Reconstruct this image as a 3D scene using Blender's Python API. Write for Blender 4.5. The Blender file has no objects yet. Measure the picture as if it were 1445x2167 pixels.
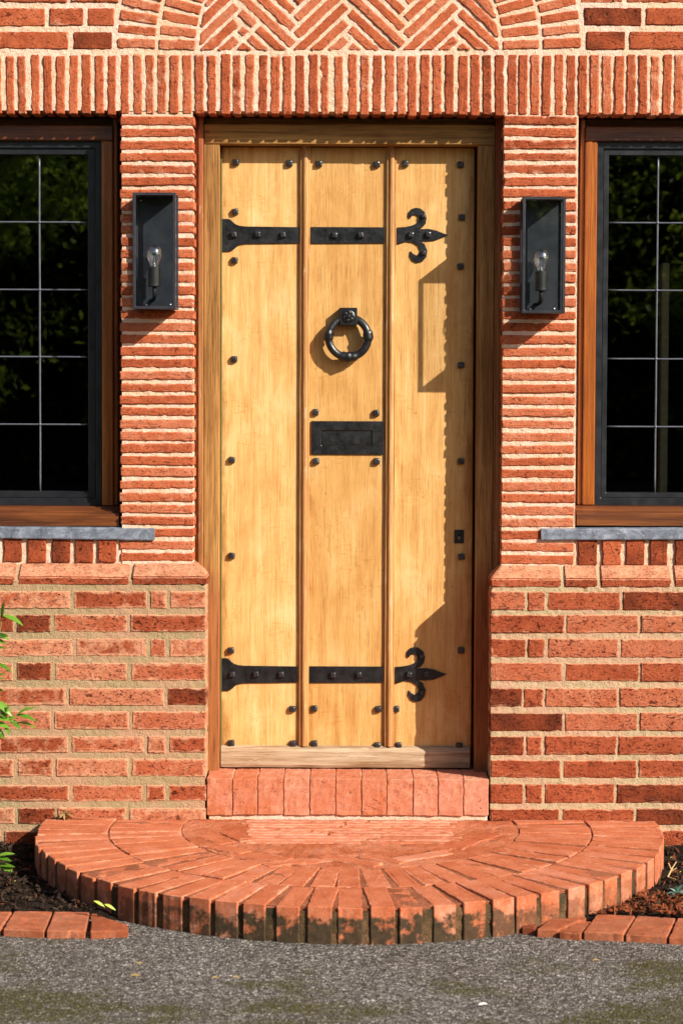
import bpy, bmesh, math, random
from mathutils import Vector, noise, Matrix

random.seed(7)
sc = bpy.context.scene
col = sc.collection
R = math.radians

# ------------------------------------------------------------------ camera
F_PX, PITCH, ROLL = 4352.0, 0.045, 0.0037
CAM = Vector((0.0, -6.4, 1.46))
UC, VC = 745.0, 996.0
IW, IH = 1445.0, 2167.0
_F = Vector((0, math.cos(PITCH), -math.sin(PITCH)))
_R0 = Vector((1, 0, 0))
_U0 = Vector((0, math.sin(PITCH), math.cos(PITCH)))
_R = _R0 * math.cos(ROLL) + _U0 * math.sin(ROLL)
_U = -_R0 * math.sin(ROLL) + _U0 * math.cos(ROLL)
cd = bpy.data.cameras.new('camera')
cam = bpy.data.objects.new('camera', cd)
col.objects.link(cam)
cd.sensor_fit = 'VERTICAL'
cd.sensor_height = 36.0
cd.lens = F_PX / IH * 36.0
cd.shift_x = (IW / 2 - UC) / IH
cd.shift_y = (VC - IH / 2) / IH
cd.clip_end = 500
cd.dof.use_dof = True
cd.dof.focus_distance = 6.5
cd.dof.aperture_fstop = 4.8
m = Matrix((_R, _U, -_F)).transposed().to_4x4()
m.translation = CAM
cam.matrix_world = m
sc.camera = cam

# ------------------------------------------------------------------ light
SUN = Vector((-1.29, 1.0, -1.02)).normalized()          # travel direction of the light
w = bpy.data.worlds.new('World')
sc.world = w
w.use_nodes = True
nt = w.node_tree
bg = nt.nodes['Background']
sky = nt.nodes.new('ShaderNodeTexSky')
sky.sky_type = 'NISHITA'
sky.sun_disc = False
sky.sun_elevation = math.asin(-SUN.z)
sky.sun_rotation = math.atan2(-SUN.x, -SUN.y)
sky.air_density = 1.0
sky.dust_density = 2.0
nt.links.new(sky.outputs[0], bg.inputs[0])
bg.inputs[1].default_value = 0.08
ld = bpy.data.lights.new('sun', 'SUN')
ld.energy = 5.0
ld.angle = R(0.53)
ld.color = (1.0, 0.945, 0.84)
sun = bpy.data.objects.new('sun', ld)
col.objects.link(sun)
sun.rotation_euler = SUN.to_track_quat('-Z', 'Y').to_euler()
sun.location = (8, -8, 8)
vs = sc.view_settings
vs.view_transform = 'Standard'
vs.look = 'None'
vs.exposure = 0.72
vs.gamma = 1.0
vs.use_curve_mapping = False
sc.cycles.use_denoising = True
sc.cycles.denoising_prefilter = 'ACCURATE'
sc.cycles.sample_clamp_indirect = 3.0
sc.cycles.max_bounces = 6
sc.cycles.diffuse_bounces = 3
sc.cycles.transparent_max_bounces = 16
sc.cycles.caustics_reflective = False
sc.cycles.caustics_refractive = False

# ------------------------------------------------------------------ measuring
def ray(u, v):
    return _F + _R * ((u - UC) / F_PX) - _U * ((v - VC) / F_PX)
def at(u, v, y=0.0):
    """The point of the upright plane y=const that a measured picture point belongs to."""
    d = ray(u, v)
    t = (y - CAM.y) / d.y
    return CAM + d * t
def atz(u, v, z=0.0):
    d = ray(u, v)
    t = (z - CAM.z) / d.z
    return CAM + d * t
PX = 1 / 680.0

# ------------------------------------------------------------------ object helpers
def wloc(o):
    p = Vector((0, 0, 0))
    while o is not None:
        p += o.location
        o = o.parent
    return p
def link(name, me, loc=(0, 0, 0), parent=None, mat=None):
    o = bpy.data.objects.new(name, me)
    col.objects.link(o)
    o.location = Vector(loc)
    if parent is not None:
        o.location = Vector(loc) - wloc(parent)
        o.parent = parent
    if mat is not None and me is not None and not me.materials:
        me.materials.append(mat)
    return o
def tag(o, label=None, cat=None, group=None, kind=None):
    if label: o['label'] = label
    if cat: o['category'] = cat
    if group: o['group'] = group
    if kind: o['kind'] = kind
    return o
def thing(name, label, cat, loc, group=None):
    return tag(link(name, None, loc), label, cat, group)
def mesh(name, verts, faces, smooth=False):
    me = bpy.data.meshes.new(name)
    me.from_pydata([tuple(v) for v in verts], [], faces)
    me.update()
    if smooth:
        me.polygons.foreach_set('use_smooth', [True] * len(me.polygons))
    return me
def part(name, verts, faces, mat, parent, loc=None, smooth=False):
    """verts in world coordinates; the origin is put at their middle."""
    if loc is None:
        n = len(verts)
        loc = Vector((sum(v[0] for v in verts) / n, sum(v[1] for v in verts) / n, sum(v[2] for v in verts) / n))
    loc = Vector(loc)
    me = mesh(name, [Vector(v) - loc for v in verts], faces, smooth)
    return link(name, me, loc, parent, mat)
def bm_part(name, bm, mat, parent, loc, smooth=False):
    me = bpy.data.meshes.new(name)
    bmesh.ops.recalc_face_normals(bm, faces=bm.faces)
    bm.to_mesh(me); bm.free()
    if smooth:
        me.polygons.foreach_set('use_smooth', [True] * len(me.polygons))
    return link(name, me, loc, parent, mat)
def add_box(bm, x0, x1, y0, y1, z0, z1, bev=0.0, seg=1):
    vs_ = [bm.verts.new((x, y, z)) for x in (x0, x1) for y in (y0, y1) for z in (z0, z1)]
    f = [(0, 1, 3, 2), (4, 6, 7, 5), (0, 4, 5, 1), (2, 3, 7, 6), (0, 2, 6, 4), (1, 5, 7, 3)]
    fs = [bm.faces.new([vs_[i] for i in q]) for q in f]
    if bev > 0:
        es = list({e for q in fs for e in q.edges})
        bmesh.ops.bevel(bm, geom=es, offset=bev, segments=seg, affect='EDGES', profile=0.5)
    return fs
def box(name, x0, x1, y0, y1, z0, z1, mat, parent=None, bev=0.002, seg=1):
    c = Vector(((x0 + x1) / 2, (y0 + y1) / 2, (z0 + z1) / 2))
    bm = bmesh.new()
    hx, hy, hz = abs(x1 - x0) / 2, abs(y1 - y0) / 2, abs(z1 - z0) / 2
    add_box(bm, -hx, hx, -hy, hy, -hz, hz, bev, seg)
    return bm_part(name, bm, mat, parent, c)
def lathe(bm, prof, c=(0, 0, 0), axis='Z', n=20):
    """prof: (radius, height) pairs turned about an axis through c."""
    rings = []
    for r_, h in prof:
        ring = []
        for k in range(n):
            a = 2 * math.pi * k / n
            p = (r_ * math.cos(a), r_ * math.sin(a), h)
            if axis == 'Y': p = (p[0], h, p[1])
            ring.append(bm.verts.new((p[0] + c[0], p[1] + c[1], p[2] + c[2])))
        rings.append(ring)
    for a, b in zip(rings, rings[1:]):
        for k in range(n):
            bm.faces.new((a[k], a[(k + 1) % n], b[(k + 1) % n], b[k]))
    for rr in (rings[0], rings[-1]):
        try: bm.faces.new(rr)
        except ValueError: pass
def tube(bm, pts, rad, n=8):
    rings = []
    for i, p in enumerate(pts):
        p = Vector(p)
        d = (Vector(pts[min(i + 1, len(pts) - 1)]) - Vector(pts[max(i - 1, 0)])).normalized()
        a = d.orthogonal().normalized() if abs(d.y) > .9 else d.cross(Vector((0, 1, 0))).normalized()
        b = d.cross(a)
        r_ = rad[i] if isinstance(rad, (list, tuple)) else rad
        rings.append([bm.verts.new(p + (a * math.cos(2 * math.pi * k / n) + b * math.sin(2 * math.pi * k / n)) * r_) for k in range(n)])
    for a, b in zip(rings, rings[1:]):
        for k in range(n):
            bm.faces.new((a[k], a[(k + 1) % n], b[(k + 1) % n], b[k]))
    for rr in (rings[0], rings[-1]):
        bm.faces.new(rr)

# ------------------------------------------------------------------ materials
def sl(r, g, b):
    f = lambda c: c / 12.92 if c <= 0.04045 else ((c + 0.055) / 1.055) ** 2.4
    return (f(r / 255), f(g / 255), f(b / 255), 1)
class M:
    """Small node builder."""
    def __init__(s, name, rough=0.8, spec=0.3, metal=0.0):
        s.m = bpy.data.materials.new(name)
        s.m.use_nodes = True
        s.t = s.m.node_tree
        s.b = s.t.nodes['Principled BSDF']
        s.b.inputs['Roughness'].default_value = rough
        s.b.inputs['Specular IOR Level'].default_value = spec
        s.b.inputs['Metallic'].default_value = metal
        s._co = None
    def n(s, t, **k):
        nd = s.t.nodes.new(t)
        for a, b in k.items(): setattr(nd, a, b)
        return nd
    def l(s, a, b): s.t.links.new(a, b)
    def put(s, sock, v):
        if hasattr(v, 'is_linked') or hasattr(v, 'links'): s.l(v, sock)
        else: sock.default_value = v
    def coord(s, scale=(1, 1, 1), rnd=True, world=False):
        if world:
            g = s.n('ShaderNodeNewGeometry'); src = g.outputs['Position']
        else:
            g = s.n('ShaderNodeTexCoord'); src = g.outputs['Object']
        if rnd and not world:
            oi = s.n('ShaderNodeObjectInfo')
            mu = s.n('ShaderNodeMath', operation='MULTIPLY'); s.l(oi.outputs['Random'], mu.inputs[0]); mu.inputs[1].default_value = 73.0
            ad = s.n('ShaderNodeVectorMath', operation='ADD'); s.l(src, ad.inputs[0]); s.l(mu.outputs[0], ad.inputs[1])
            src = ad.outputs[0]
        mp = s.n('ShaderNodeVectorMath', operation='MULTIPLY'); s.l(src, mp.inputs[0]); mp.inputs[1].default_value = scale
        return mp.outputs[0]
    def noise(s, co, scale, detail=4, rough=0.55, dist=0.0):
        nd = s.n('ShaderNodeTexNoise')
        s.l(co, nd.inputs['Vector'])
        nd.inputs['Scale'].default_value = scale; nd.inputs['Detail'].default_value = detail
        nd.inputs['Roughness'].default_value = rough; nd.inputs['Distortion'].default_value = dist
        return nd.outputs['Fac']
    def voro(s, co, scale, feature='F1', out='Distance'):
        nd = s.n('ShaderNodeTexVoronoi', feature=feature)
        s.l(co, nd.inputs['Vector']); nd.inputs['Scale'].default_value = scale
        return nd.outputs[out]
    def ramp(s, v, a, b, lo=0.0, hi=1.0):
        nd = s.n('ShaderNodeMapRange')
        nd.inputs[1].default_value = a; nd.inputs[2].default_value = b
        nd.inputs[3].default_value = lo; nd.inputs[4].default_value = hi
        s.l(v, nd.inputs[0]); return nd.outputs[0]
    def math(s, op, a, b=0.0):
        nd = s.n('ShaderNodeMath', operation=op)
        s.put(nd.inputs[0], a); s.put(nd.inputs[1], b); return nd.outputs[0]
    def mix(s, f, a, b, mode='MIX'):
        nd = s.n('ShaderNodeMix', data_type='RGBA', blend_type=mode)
        s.put(nd.inputs[0], f); s.put(nd.inputs[6], a); s.put(nd.inputs[7], b); return nd.outputs[2]
    def cramp(s, v, stops):
        nd = s.n('ShaderNodeValToRGB')
        e = nd.color_ramp.elements
        while len(e) < len(stops): e.new(0.5)
        for q, (p, c) in zip(e, stops): q.position = p; q.color = c
        s.l(v, nd.inputs[0]); return nd.outputs[0]
    def attr(s, name):
        nd = s.n('ShaderNodeAttribute', attribute_type='OBJECT'); nd.attribute_name = name
        return nd.outputs['Fac']
    def color(s, v): s.put(s.b.inputs['Base Color'], v)
    def rough(s, v): s.put(s.b.inputs['Roughness'], v)
    def bump(s, h, dist=0.003, strength=1.0):
        nd = s.n('ShaderNodeBump'); nd.inputs['Distance'].default_value = dist; nd.inputs['Strength'].default_value = strength
        s.l(h, nd.inputs['Height'])
        prev = s.b.inputs['Normal'].links
        if prev: s.l(prev[0].from_socket, nd.inputs['Normal'])
        s.l(nd.outputs[0], s.b.inputs['Normal'])

def brick_material(name, stops, smear_col, pit=0.55, moss=False, bumpd=0.004, ledge=0.0, edge_smear=0.12):
    k = M(name, 0.92, 0.15)
    co = k.coord()
    geo = k.n('ShaderNodeNewGeometry')
    isl = k.math('MULTIPLY', k.math('SUBTRACT', geo.outputs['Random Per Island'], 0.5), 0.35)
    n1 = k.noise(co, 16, 5)
    tone = k.math('ADD', k.attr('tone'), isl)
    tone = k.math('ADD', tone, k.ramp(n1, 0.3, 0.7, -0.16, 0.16))
    c = k.cramp(tone, stops)
    fine = k.noise(co, 170, 5, 0.8)
    c = k.mix(k.ramp(fine, 0.42, 0.72, 0.0, 0.85), c, k.mix(1.0, c, (0.50, 0.42, 0.40, 1), 'MULTIPLY'))
    c = k.mix(k.ramp(fine, 0.42, 0.25, 0.0, 0.5), c, k.mix(0.5, c, smear_col))
    # creases and pits of the fired face
    cs = k.coord((0.5, 1, 1.0))
    crease = k.noise(cs, 190, 3, 0.6, 0.8)
    cr = k.ramp(crease, pit + 0.05, pit + 0.11)
    pits = k.ramp(k.noise(k.coord((0.7, 1, 1)), 62, 2, 0.5, 0.4), 0.66, 0.70)
    amt = k.math('MULTIPLY', k.math('MAXIMUM', cr, pits), k.attr('rough'))
    c = k.mix(amt, c, k.mix(1.0, c, (0.32, 0.24, 0.22, 1), 'MULTIPLY'))
    soot = k.noise(k.coord(rnd=False, world=True), 2.6, 5, 0.6)
    c = k.mix(k.ramp(soot, 0.5, 0.72, 0, 0.35), c, k.mix(1.0, c, (0.70, 0.60, 0.55, 1), 'MULTIPLY'))
    # mortar smear and dust left on the face
    sm = k.noise(co, 26, 5, 0.65)
    eg = k.n('ShaderNodeAttribute', attribute_type='GEOMETRY'); eg.attribute_name = 'edge'
    thr = k.math('SUBTRACT', k.math('SUBTRACT', 0.80, k.math('MULTIPLY', k.attr('smear'), 0.40)), k.math('MULTIPLY', eg.outputs['Fac'], edge_smear))
    smf = k.n('ShaderNodeMapRange'); k.l(sm, smf.inputs[0]); k.l(thr, smf.inputs[1]); k.l(k.math('ADD', thr, 0.2), smf.inputs[2])
    c = k.mix(k.math('MULTIPLY', smf.outputs[0], 0.7), c, smear_col)
    up = k.n('ShaderNodeSeparateXYZ'); k.l(geo.outputs['Normal'], up.inputs[0])
    c = k.mix(k.math('MULTIPLY', k.ramp(up.outputs[2], 0.3, 0.7, 0, ledge), k.ramp(sm, 0.3, 0.6, 0.4, 1.0)), c, smear_col)     # dust lying on ledges
    if moss:
        mn = k.noise(k.coord(rnd=True), 24, 6, 0.72)
        sep = k.n('ShaderNodeSeparateXYZ'); k.l(k.coord(rnd=False, world=True), sep.inputs[0])
        low = k.ramp(sep.outputs[2], 0.084, 0.050, -0.35, 0.03)       # lichen on the damp front faces, not on the trodden tops
        mm = k.math('MULTIPLY', k.ramp(k.math('ADD', mn, low), 0.40, 0.54), k.attr('moss'))
        c = k.mix(mm, c, k.mix(k.noise(co, 60, 3), sl(34, 30, 25), sl(84, 66, 46)))
    k.color(c)
    h = k.math('ADD', k.math('MULTIPLY', fine, 0.35), k.math('MULTIPLY', k.noise(co, 45, 4, 0.6), 0.6))
    h = k.math('SUBTRACT', h, k.math('MULTIPLY', amt, 0.6))
    k.bump(h, bumpd)
    return k.m
BR = [(0.0, sl(96, 44, 24)), (0.3, sl(158, 76, 45)), (0.6, sl(186, 98, 62)), (1.0, sl(204, 132, 100))]
mat_brick = brick_material('fired_brick', BR, sl(214, 158, 128), bumpd=0.005)
mat_brick_low = brick_material('plinth_brick', [(0.0, sl(96, 44, 24)), (0.3, sl(146, 68, 40)), (0.6, sl(174, 90, 58)), (1.0, sl(192, 120, 88))], sl(206, 150, 116), pit=0.53, bumpd=0.006, ledge=0.75, edge_smear=0.30)
mat_step = brick_material('paver_brick', [(0.0, sl(128, 60, 34)), (0.4, sl(170, 88, 54)), (0.7, sl(188, 110, 76)), (1.0, sl(200, 132, 106))], sl(206, 148, 120), pit=0.62, moss=True, bumpd=0.002)

def mortar_material(name, a, b, c3, sc_=6.0, bumpd=0.004):
    k = M(name, 0.95, 0.1)
    co = k.coord(rnd=False, world=True)
    n1 = k.noise(co, sc_, 4, 0.6)
    c = k.mix(k.ramp(n1, 0.42, 0.6), a, b)
    n2 = k.noise(co, 210, 3, 0.7)
    c = k.mix(k.ramp(n2, 0.35, 0.75, 0.0, 0.55), c, c3)
    sp = k.voro(co, 130)
    c = k.mix(k.ramp(sp, 0.12, 0.05, 0.0, 0.7), c, k.mix(k.noise(co, 40, 1), sl(120, 70, 45), sl(240, 232, 215)))
    k.color(c)
    k.bump(k.math('ADD', n2, k.math('MULTIPLY', k.noise(co, 70, 3), 0.8)), bumpd)
    return k.m
mat_mortar_up = mortar_material('mortar_cream', sl(234, 200, 180), sl(222, 190, 158), sl(208, 156, 130))
mat_mortar_l = mortar_material('mortar_khaki', sl(168, 146, 110), sl(186, 146, 116), sl(134, 110, 80))
mat_mortar_r = mortar_material('mortar_pale', sl(188, 168, 132), sl(198, 158, 130), sl(148, 118, 90))
mat_joint = mortar_material('joint_dirt', sl(140, 82, 54), sl(162, 100, 72), sl(84, 50, 34), 9.0)
mat_mortar_step = mortar_material('mortar_step', sl(176, 96, 62), sl(196, 122, 90), sl(104, 56, 34), 9.0)
mat_mortar_moss = mortar_material('mortar_mossy', sl(70, 60, 42), sl(112, 84, 58), sl(34, 30, 22), 12.0)

def wood_material(name, c_dark, c_mid, c_light, axis='Z', rough=0.6, contrast=1.0, red=None, worn=0.0, spec=0.3, grain=1.0, fleck=0.0, stain=None):
    k = M(name, rough, spec)
    up = axis == 'Z'
    co = k.coord((1, 1, 0.045) if up else (0.045, 1, 1))
    g1 = k.noise(co, 48 * grain, 5, 0.62, 0.4)
    g2 = k.noise(k.coord((1, 1, 0.03) if up else (0.03, 1, 1)), 330 * grain, 3, 0.6)
    c = k.cramp(g1, [(0.30, c_dark), (0.5, c_mid), (0.70, c_light)])
    lines = k.ramp(g2, 0.50, 0.66, 0.0, 0.8 * contrast)
    c = k.mix(lines, c, k.mix(1.0, c, (0.50, 0.40, 0.28, 1), 'MULTIPLY'))
    big = k.noise(k.coord((1, 1, 0.4) if up else (0.4, 1, 1)), 6.5, 5, 0.62)
    c = k.mix(k.ramp(big, 0.46, 0.70, 0.0, 0.75 * contrast), c, k.mix(1.0, c, (0.66, 0.54, 0.36, 1), 'MULTIPLY'))
    c = k.mix(k.attr('dull'), c, k.mix(1.0, c, (0.74, 0.66, 0.50, 1), 'MULTIPLY'))
    if red is not None:
        rn = k.noise(k.coord((1, 1, 0.5) if up else (.5, 1, 1)), 7.0, 3)
        c = k.mix(k.ramp(rn, 0.5, 0.72, 0, 0.6), c, red)
    if stain is not None:                       # old red stain surviving on part of the length
        zlo, zhi, scol = stain
        sz = k.n('ShaderNodeSeparateXYZ'); k.l(k.coord(world=True), sz.inputs[0])
        zz = k.math('ADD', sz.outputs[2], k.math('MULTIPLY', k.math('SUBTRACT', k.noise(co, 30, 3), 0.5), 0.25))
        c = k.mix(k.ramp(zz, zlo, zhi, 0, 0.72), c, k.mix(lines, scol, k.mix(1.0, scol, (.5, .4, .35, 1), 'MULTIPLY')))
    if fleck:
        fw = k.noise(k.coord((0.22, 1, 1.0)), 26, 2, 0.5, 0.6)
        fl = k.ramp(k.math('ABSOLUTE', k.math('SUBTRACT', k.math('FRACT', k.math('MULTIPLY', fw, 9.0)), 0.5)), 0.07, 0.0)
        msk = k.ramp(k.noise(k.coord(), 9, 3), 0.46, 0.6, 0, fleck)
        c = k.mix(k.math('MULTIPLY', fl, msk), c, k.mix(1.0, c, (0.80, 0.62, 0.40, 1), 'MULTIPLY'))
    if worn:
        wn = k.noise(k.coord((1, 1, 0.18) if up else (0.18, 1, 1)), 70, 4, 0.7)
        c = k.mix(k.ramp(wn, 0.60, 0.68, 0, worn), c, sl(206, 178, 150))
    k.color(c)
    k.bump(k.math('ADD', k.math('MULTIPLY', g2, -1.0), k.math('MULTIPLY', g1, 0.4)), 0.0014, 0.9)
    return k.m
def oak_board_material():
    k = M('oak_board', 0.6, 0.3)
    g1 = k.noise(k.coord((1, 1, 0.05)), 42, 5, 0.62, 0.5)
    g2 = k.noise(k.coord((1, 1, 0.03)), 270, 4, 0.7)
    mot = k.noise(k.coord((1, 1, 0.55)), 9, 6, 0.66, 0.4)
    c = k.cramp(g1, [(0.28, sl(196, 148, 86)), (0.5, sl(212, 166, 102)), (0.72, sl(222, 182, 122))])
    c = k.mix(k.ramp(g2, 0.50, 0.68, 0.0, 0.6), c, k.mix(1.0, c, (0.58, 0.45, 0.29, 1), 'MULTIPLY'))
    c = k.mix(k.ramp(mot, 0.48, 0.68, 0.0, 0.48), c, k.mix(1.0, c, (0.74, 0.58, 0.36, 1), 'MULTIPLY'))
    c = k.mix(k.ramp(mot, 0.46, 0.32, 0.0, 0.4), c, sl(232, 200, 148))
    c = k.mix(k.attr('dull'), c, k.mix(1.0, c, (0.74, 0.64, 0.46, 1), 'MULTIPLY'))
    # ray figure
    fw = k.noise(k.coord((0.25, 1, 1.0)), 22, 2, 0.5, 0.5)
    fl = k.ramp(k.math('ABSOLUTE', k.math('SUBTRACT', k.math('FRACT', k.math('MULTIPLY', fw, 11.0)), 0.5)), 0.10, 0.02)
    msk = k.ramp(k.noise(k.coord(), 7, 3), 0.50, 0.60, 0, 0.55)
    c = k.mix(k.math('MULTIPLY', fl, msk), c, k.mix(1.0, c, (0.82, 0.66, 0.42, 1), 'MULTIPLY'))
    # grime gathered along the joints and at the foot
    tc = k.n('ShaderNodeTexCoord'); sp = k.n('ShaderNodeSeparateXYZ'); k.l(tc.outputs['Generated'], sp.inputs[0])
    ex = k.ramp(k.math('ABSOLUTE', k.math('SUBTRACT', sp.outputs[0], 0.5)), 0.36, 0.5, -0.12, 0.16)
    ez = k.ramp(sp.outputs[2], 0.10, 0.0, 0, 0.14)
    gn = k.noise(k.coord((1, 1, 0.22)), 26, 6, 0.7)
    gr = k.ramp(k.math('ADD', gn, k.math('ADD', ex, ez)), 0.52, 0.72, 0, 0.8)
    c = k.mix(gr, c, k.mix(1.0, c, (0.50, 0.38, 0.22, 1), 'MULTIPLY'))
    g3 = k.noise(k.coord((1, 1, 0.06)), 150, 4, 0.75)                # open pores and weathered streaks
    am = k.math('MULTIPLY', k.ramp(g3, 0.56, 0.66), k.math('ADD', 0.32, k.math('MULTIPLY', k.attr('dull'), 0.5)))
    c = k.mix(k.math('MULTIPLY', am, k.ramp(k.noise(k.coord((1, 1, .6)), 8, 4), 0.38, 0.60, 0.25, 1.0)), c, sl(132, 84, 36))
    st = k.noise(k.coord((1, 1, 0.5)), 120, 3, 0.6)
    c = k.mix(k.ramp(st, 0.70, 0.76, 0, 0.7), c, sl(110, 70, 30))
    k.color(c)
    k.bump(k.math('ADD', k.math('MULTIPLY', g2, -1.0), k.math('MULTIPLY', g1, 0.4)), 0.0014, 0.9)
    return k.m
mat_oak = oak_board_material()
mat_oak_mould = wood_material('oak_moulding', sl(156, 110, 62), sl(190, 140, 84), sl(212, 168, 114), red=sl(176, 118, 76), worn=0.5, contrast=0.8)
mat_oak_frame = wood_material('oak_frame_upright', sl(104, 66, 26), sl(142, 96, 44), sl(172, 124, 66), contrast=1.15, grain=0.8)
mat_jamb = wood_material('oak_jamb', sl(116, 80, 38), sl(160, 116, 62), sl(190, 148, 90), contrast=1.2, grain=0.8, stain=(0.90, 0.78, sl(146, 84, 48)))
mat_oak_head = wood_material('oak_frame_level', sl(112, 80, 38), sl(152, 112, 58), sl(182, 140, 80), axis='X', contrast=1.0)
mat_oak_red = wood_material('oak_lining', sl(118, 74, 34), sl(152, 104, 58), sl(178, 132, 84), contrast=0.9, worn=0.5, stain=(1.75, 2.15, sl(140, 62, 34)))
mat_weather = wood_material('weathered_oak', sl(138, 112, 86), sl(172, 146, 118), sl(194, 174, 150), axis='X', contrast=1.0, worn=0.7)
mat_win_wood = wood_material('varnished_upright', sl(112, 58, 18), sl(150, 82, 28), sl(176, 106, 40), rough=0.3, contrast=0.6, spec=0.6)
mat_win_wood_x = wood_material('varnished_level', sl(66, 36, 22), sl(98, 54, 28), sl(132, 76, 36), axis='X', rough=0.3, contrast=0.7, spec=0.6)

def plain(name, colr, rough=0.6, spec=0.4, metal=0.0, var=0.25, nscale=40, bumpd=0.0, alt=None):
    k = M(name, rough, spec, metal)
    co = k.coord()
    nn = k.noise(co, nscale, 4, 0.6)
    lo = alt or tuple(x * (1 - var) for x in colr[:3]) + (1,)
    k.color(k.mix(k.ramp(nn, 0.35, 0.65), lo, colr))
    k.rough(k.ramp(nn, 0.3, 0.7, max(0.05, rough - 0.1), min(1, rough + 0.1)))
    if bumpd: k.bump(k.noise(co, nscale * 2.5, 4), bumpd)
    return k.m
mat_iron = plain('black_iron', sl(22, 22, 25), 0.40, 0.6, 0.0, 0.5, 34, 0.0012, alt=sl(14, 14, 16))
mat_stud = plain('stud_iron', sl(40, 40, 44), 0.34, 0.7, 0.0, 0.5, 60, 0.0006)
mat_lantern = plain('lantern_metal', sl(44, 44, 51), 0.45, 0.45, 0.0, 0.15, 30, 0.0003)
mat_lantern_back = plain('lantern_backplate', sl(36, 41, 47), 0.45, 0.4, 0.0, 0.2, 14)
mat_black = plain('black_window_metal', sl(26, 27, 32), 0.4, 0.5, 0.0, 0.15, 20)
mat_came = plain('lead_came', sl(86, 89, 99), 0.35, 0.6, 0.0, 0.2, 50)
def lead_material():
    k = M('lead_sheet', 0.5, 0.5)
    co = k.coord(rnd=False, world=True)
    n1 = k.noise(co, 26, 6, 0.7, 0.6); n2 = k.noise(k.coord((.25, 1, 1), rnd=False, world=True), 90, 4, 0.65)
    c = k.cramp(n1, [(0.32, sl(72, 76, 86)), (0.5, sl(102, 108, 120)), (0.66, sl(134, 140, 152)), (0.78, sl(182, 186, 194))])
    c = k.mix(k.ramp(n2, 0.56, 0.70, 0, 0.6), c, sl(56, 60, 70))
    k.color(c)
    k.bump(k.math('ADD', n1, k.math('MULTIPLY', n2, .4)), .004)
    return k.m
mat_lead = lead_material()
mat_strip = plain('weather_strip', sl(88, 88, 44), 0.7)
mat_screw = plain('screw_steel', sl(190, 190, 196), 0.3, 0.5, 0.8)
mat_holder = plain('lamp_holder', sl(34, 36, 36), 0.55, 0.4)
mat_room = plain('dark_room', sl(46, 42, 38), 0.9, 0.1)
mat_stemglass = plain('bulb_stem', sl(120, 126, 132), 0.15, 0.8)
mat_casing = plain('painted_casing', sl(140, 134, 104), 0.6)
mat_soil = plain('soil', sl(46, 34, 26), 0.95, 0.1, 0, 0.55, 55, 0.01, alt=sl(20, 15, 12))
mat_mulch = plain('mulch', sl(140, 74, 44), 0.9, 0.1, 0, 0.6, 18, alt=sl(58, 36, 24))
mat_clod = plain('soil_crumb', sl(66, 51, 40), 0.95, 0.1, 0, 0.6, 30, alt=sl(22, 16, 13))
mat_bark = plain('bark', sl(84, 66, 50), 0.9, 0.1, 0, 0.5, 12, 0.01)
mat_stem = plain('green_stem', sl(120, 110, 60), 0.6, 0.3, 0, 0.3, 30)
mat_pebble = plain('pale_pebble', sl(222, 214, 204), 0.7, 0.3)
def leaf_material(name, a, b, rough=0.38, trans=0.35):
    k = M(name, rough, 0.45)
    geo = k.n('ShaderNodeNewGeometry')
    oi = k.n('ShaderNodeObjectInfo')
    f = k.math('FRACT', k.math('ADD', geo.outputs['Random Per Island'], oi.outputs['Random']))
    c = k.mix(f, a, b)
    k.color(c)
    tr = k.n('ShaderNodeBsdfTranslucent'); k.l(c, tr.inputs['Color'])
    mx = k.n('ShaderNodeMixShader'); mx.inputs[0].default_value = trans
    out = k.t.nodes['Material Output']
    k.l(k.b.outputs[0], mx.inputs[1]); k.l(tr.outputs[0], mx.inputs[2]); k.l(mx.outputs[0], out.inputs[0])
    return k.m
mat_leaf = leaf_material('shrub_leaf', sl(74, 120, 30), sl(128, 172, 60), 0.28, 0.3)
mat_treeleaf = leaf_material('tree_leaf', sl(112, 140, 44), sl(168, 186, 72), 0.5, 0.6)
mat_blueleaf = leaf_material('blue_green_leaf', sl(96, 130, 118), sl(140, 172, 158), 0.5, 0.2)
mat_dryleaf = leaf_material('dry_leaf', sl(140, 116, 72), sl(164, 140, 96), 0.6, 0.25)
mat_limeleaf = leaf_material('lime_leaf', sl(170, 190, 70), sl(190, 206, 90), 0.5, 0.3)
mat_brownleaf = leaf_material('brown_leaf', sl(120, 66, 34), sl(150, 90, 50), 0.7, 0.2)
def glass_material(name, tint=(1, 1, 1, 1), f0=0.05, rough=0.0):
    """Thin clear sheet: Schlick reflection that is the same from both sides."""
    k = M(name)
    t = k.t
    t.nodes.remove(k.b)
    tr = k.n('ShaderNodeBsdfTransparent'); tr.inputs[0].default_value = tint
    gl = k.n('ShaderNodeBsdfGlossy'); gl.inputs['Roughness'].default_value = rough
    g = k.n('ShaderNodeNewGeometry')
    d = k.n('ShaderNodeVectorMath', operation='DOT_PRODUCT'); k.l(g.outputs['Incoming'], d.inputs[0]); k.l(g.outputs['Normal'], d.inputs[1])
    c = k.math('SUBTRACT', 1.0, k.math('ABSOLUTE', d.outputs['Value']))
    f = k.math('ADD', f0, k.math('MULTIPLY', k.math('POWER', c, 5.0), 1 - f0))
    mx = k.n('ShaderNodeMixShader')
    k.l(f, mx.inputs[0]); k.l(tr.outputs[0], mx.inputs[1]); k.l(gl.outputs[0], mx.inputs[2])
    k.l(mx.outputs[0], t.nodes['Material Output'].inputs[0])
    return k.m
mat_glass = glass_material('window_glass', (0.80, 0.82, 0.80, 1), 0.105)
mat_lglass = glass_material('lantern_glass', (0.97, 0.97, 0.97, 1), 0.07)
mat_bulb = glass_material('bulb_glass', (0.93, 0.95, 0.97, 1), 0.32, 0.12)

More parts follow.
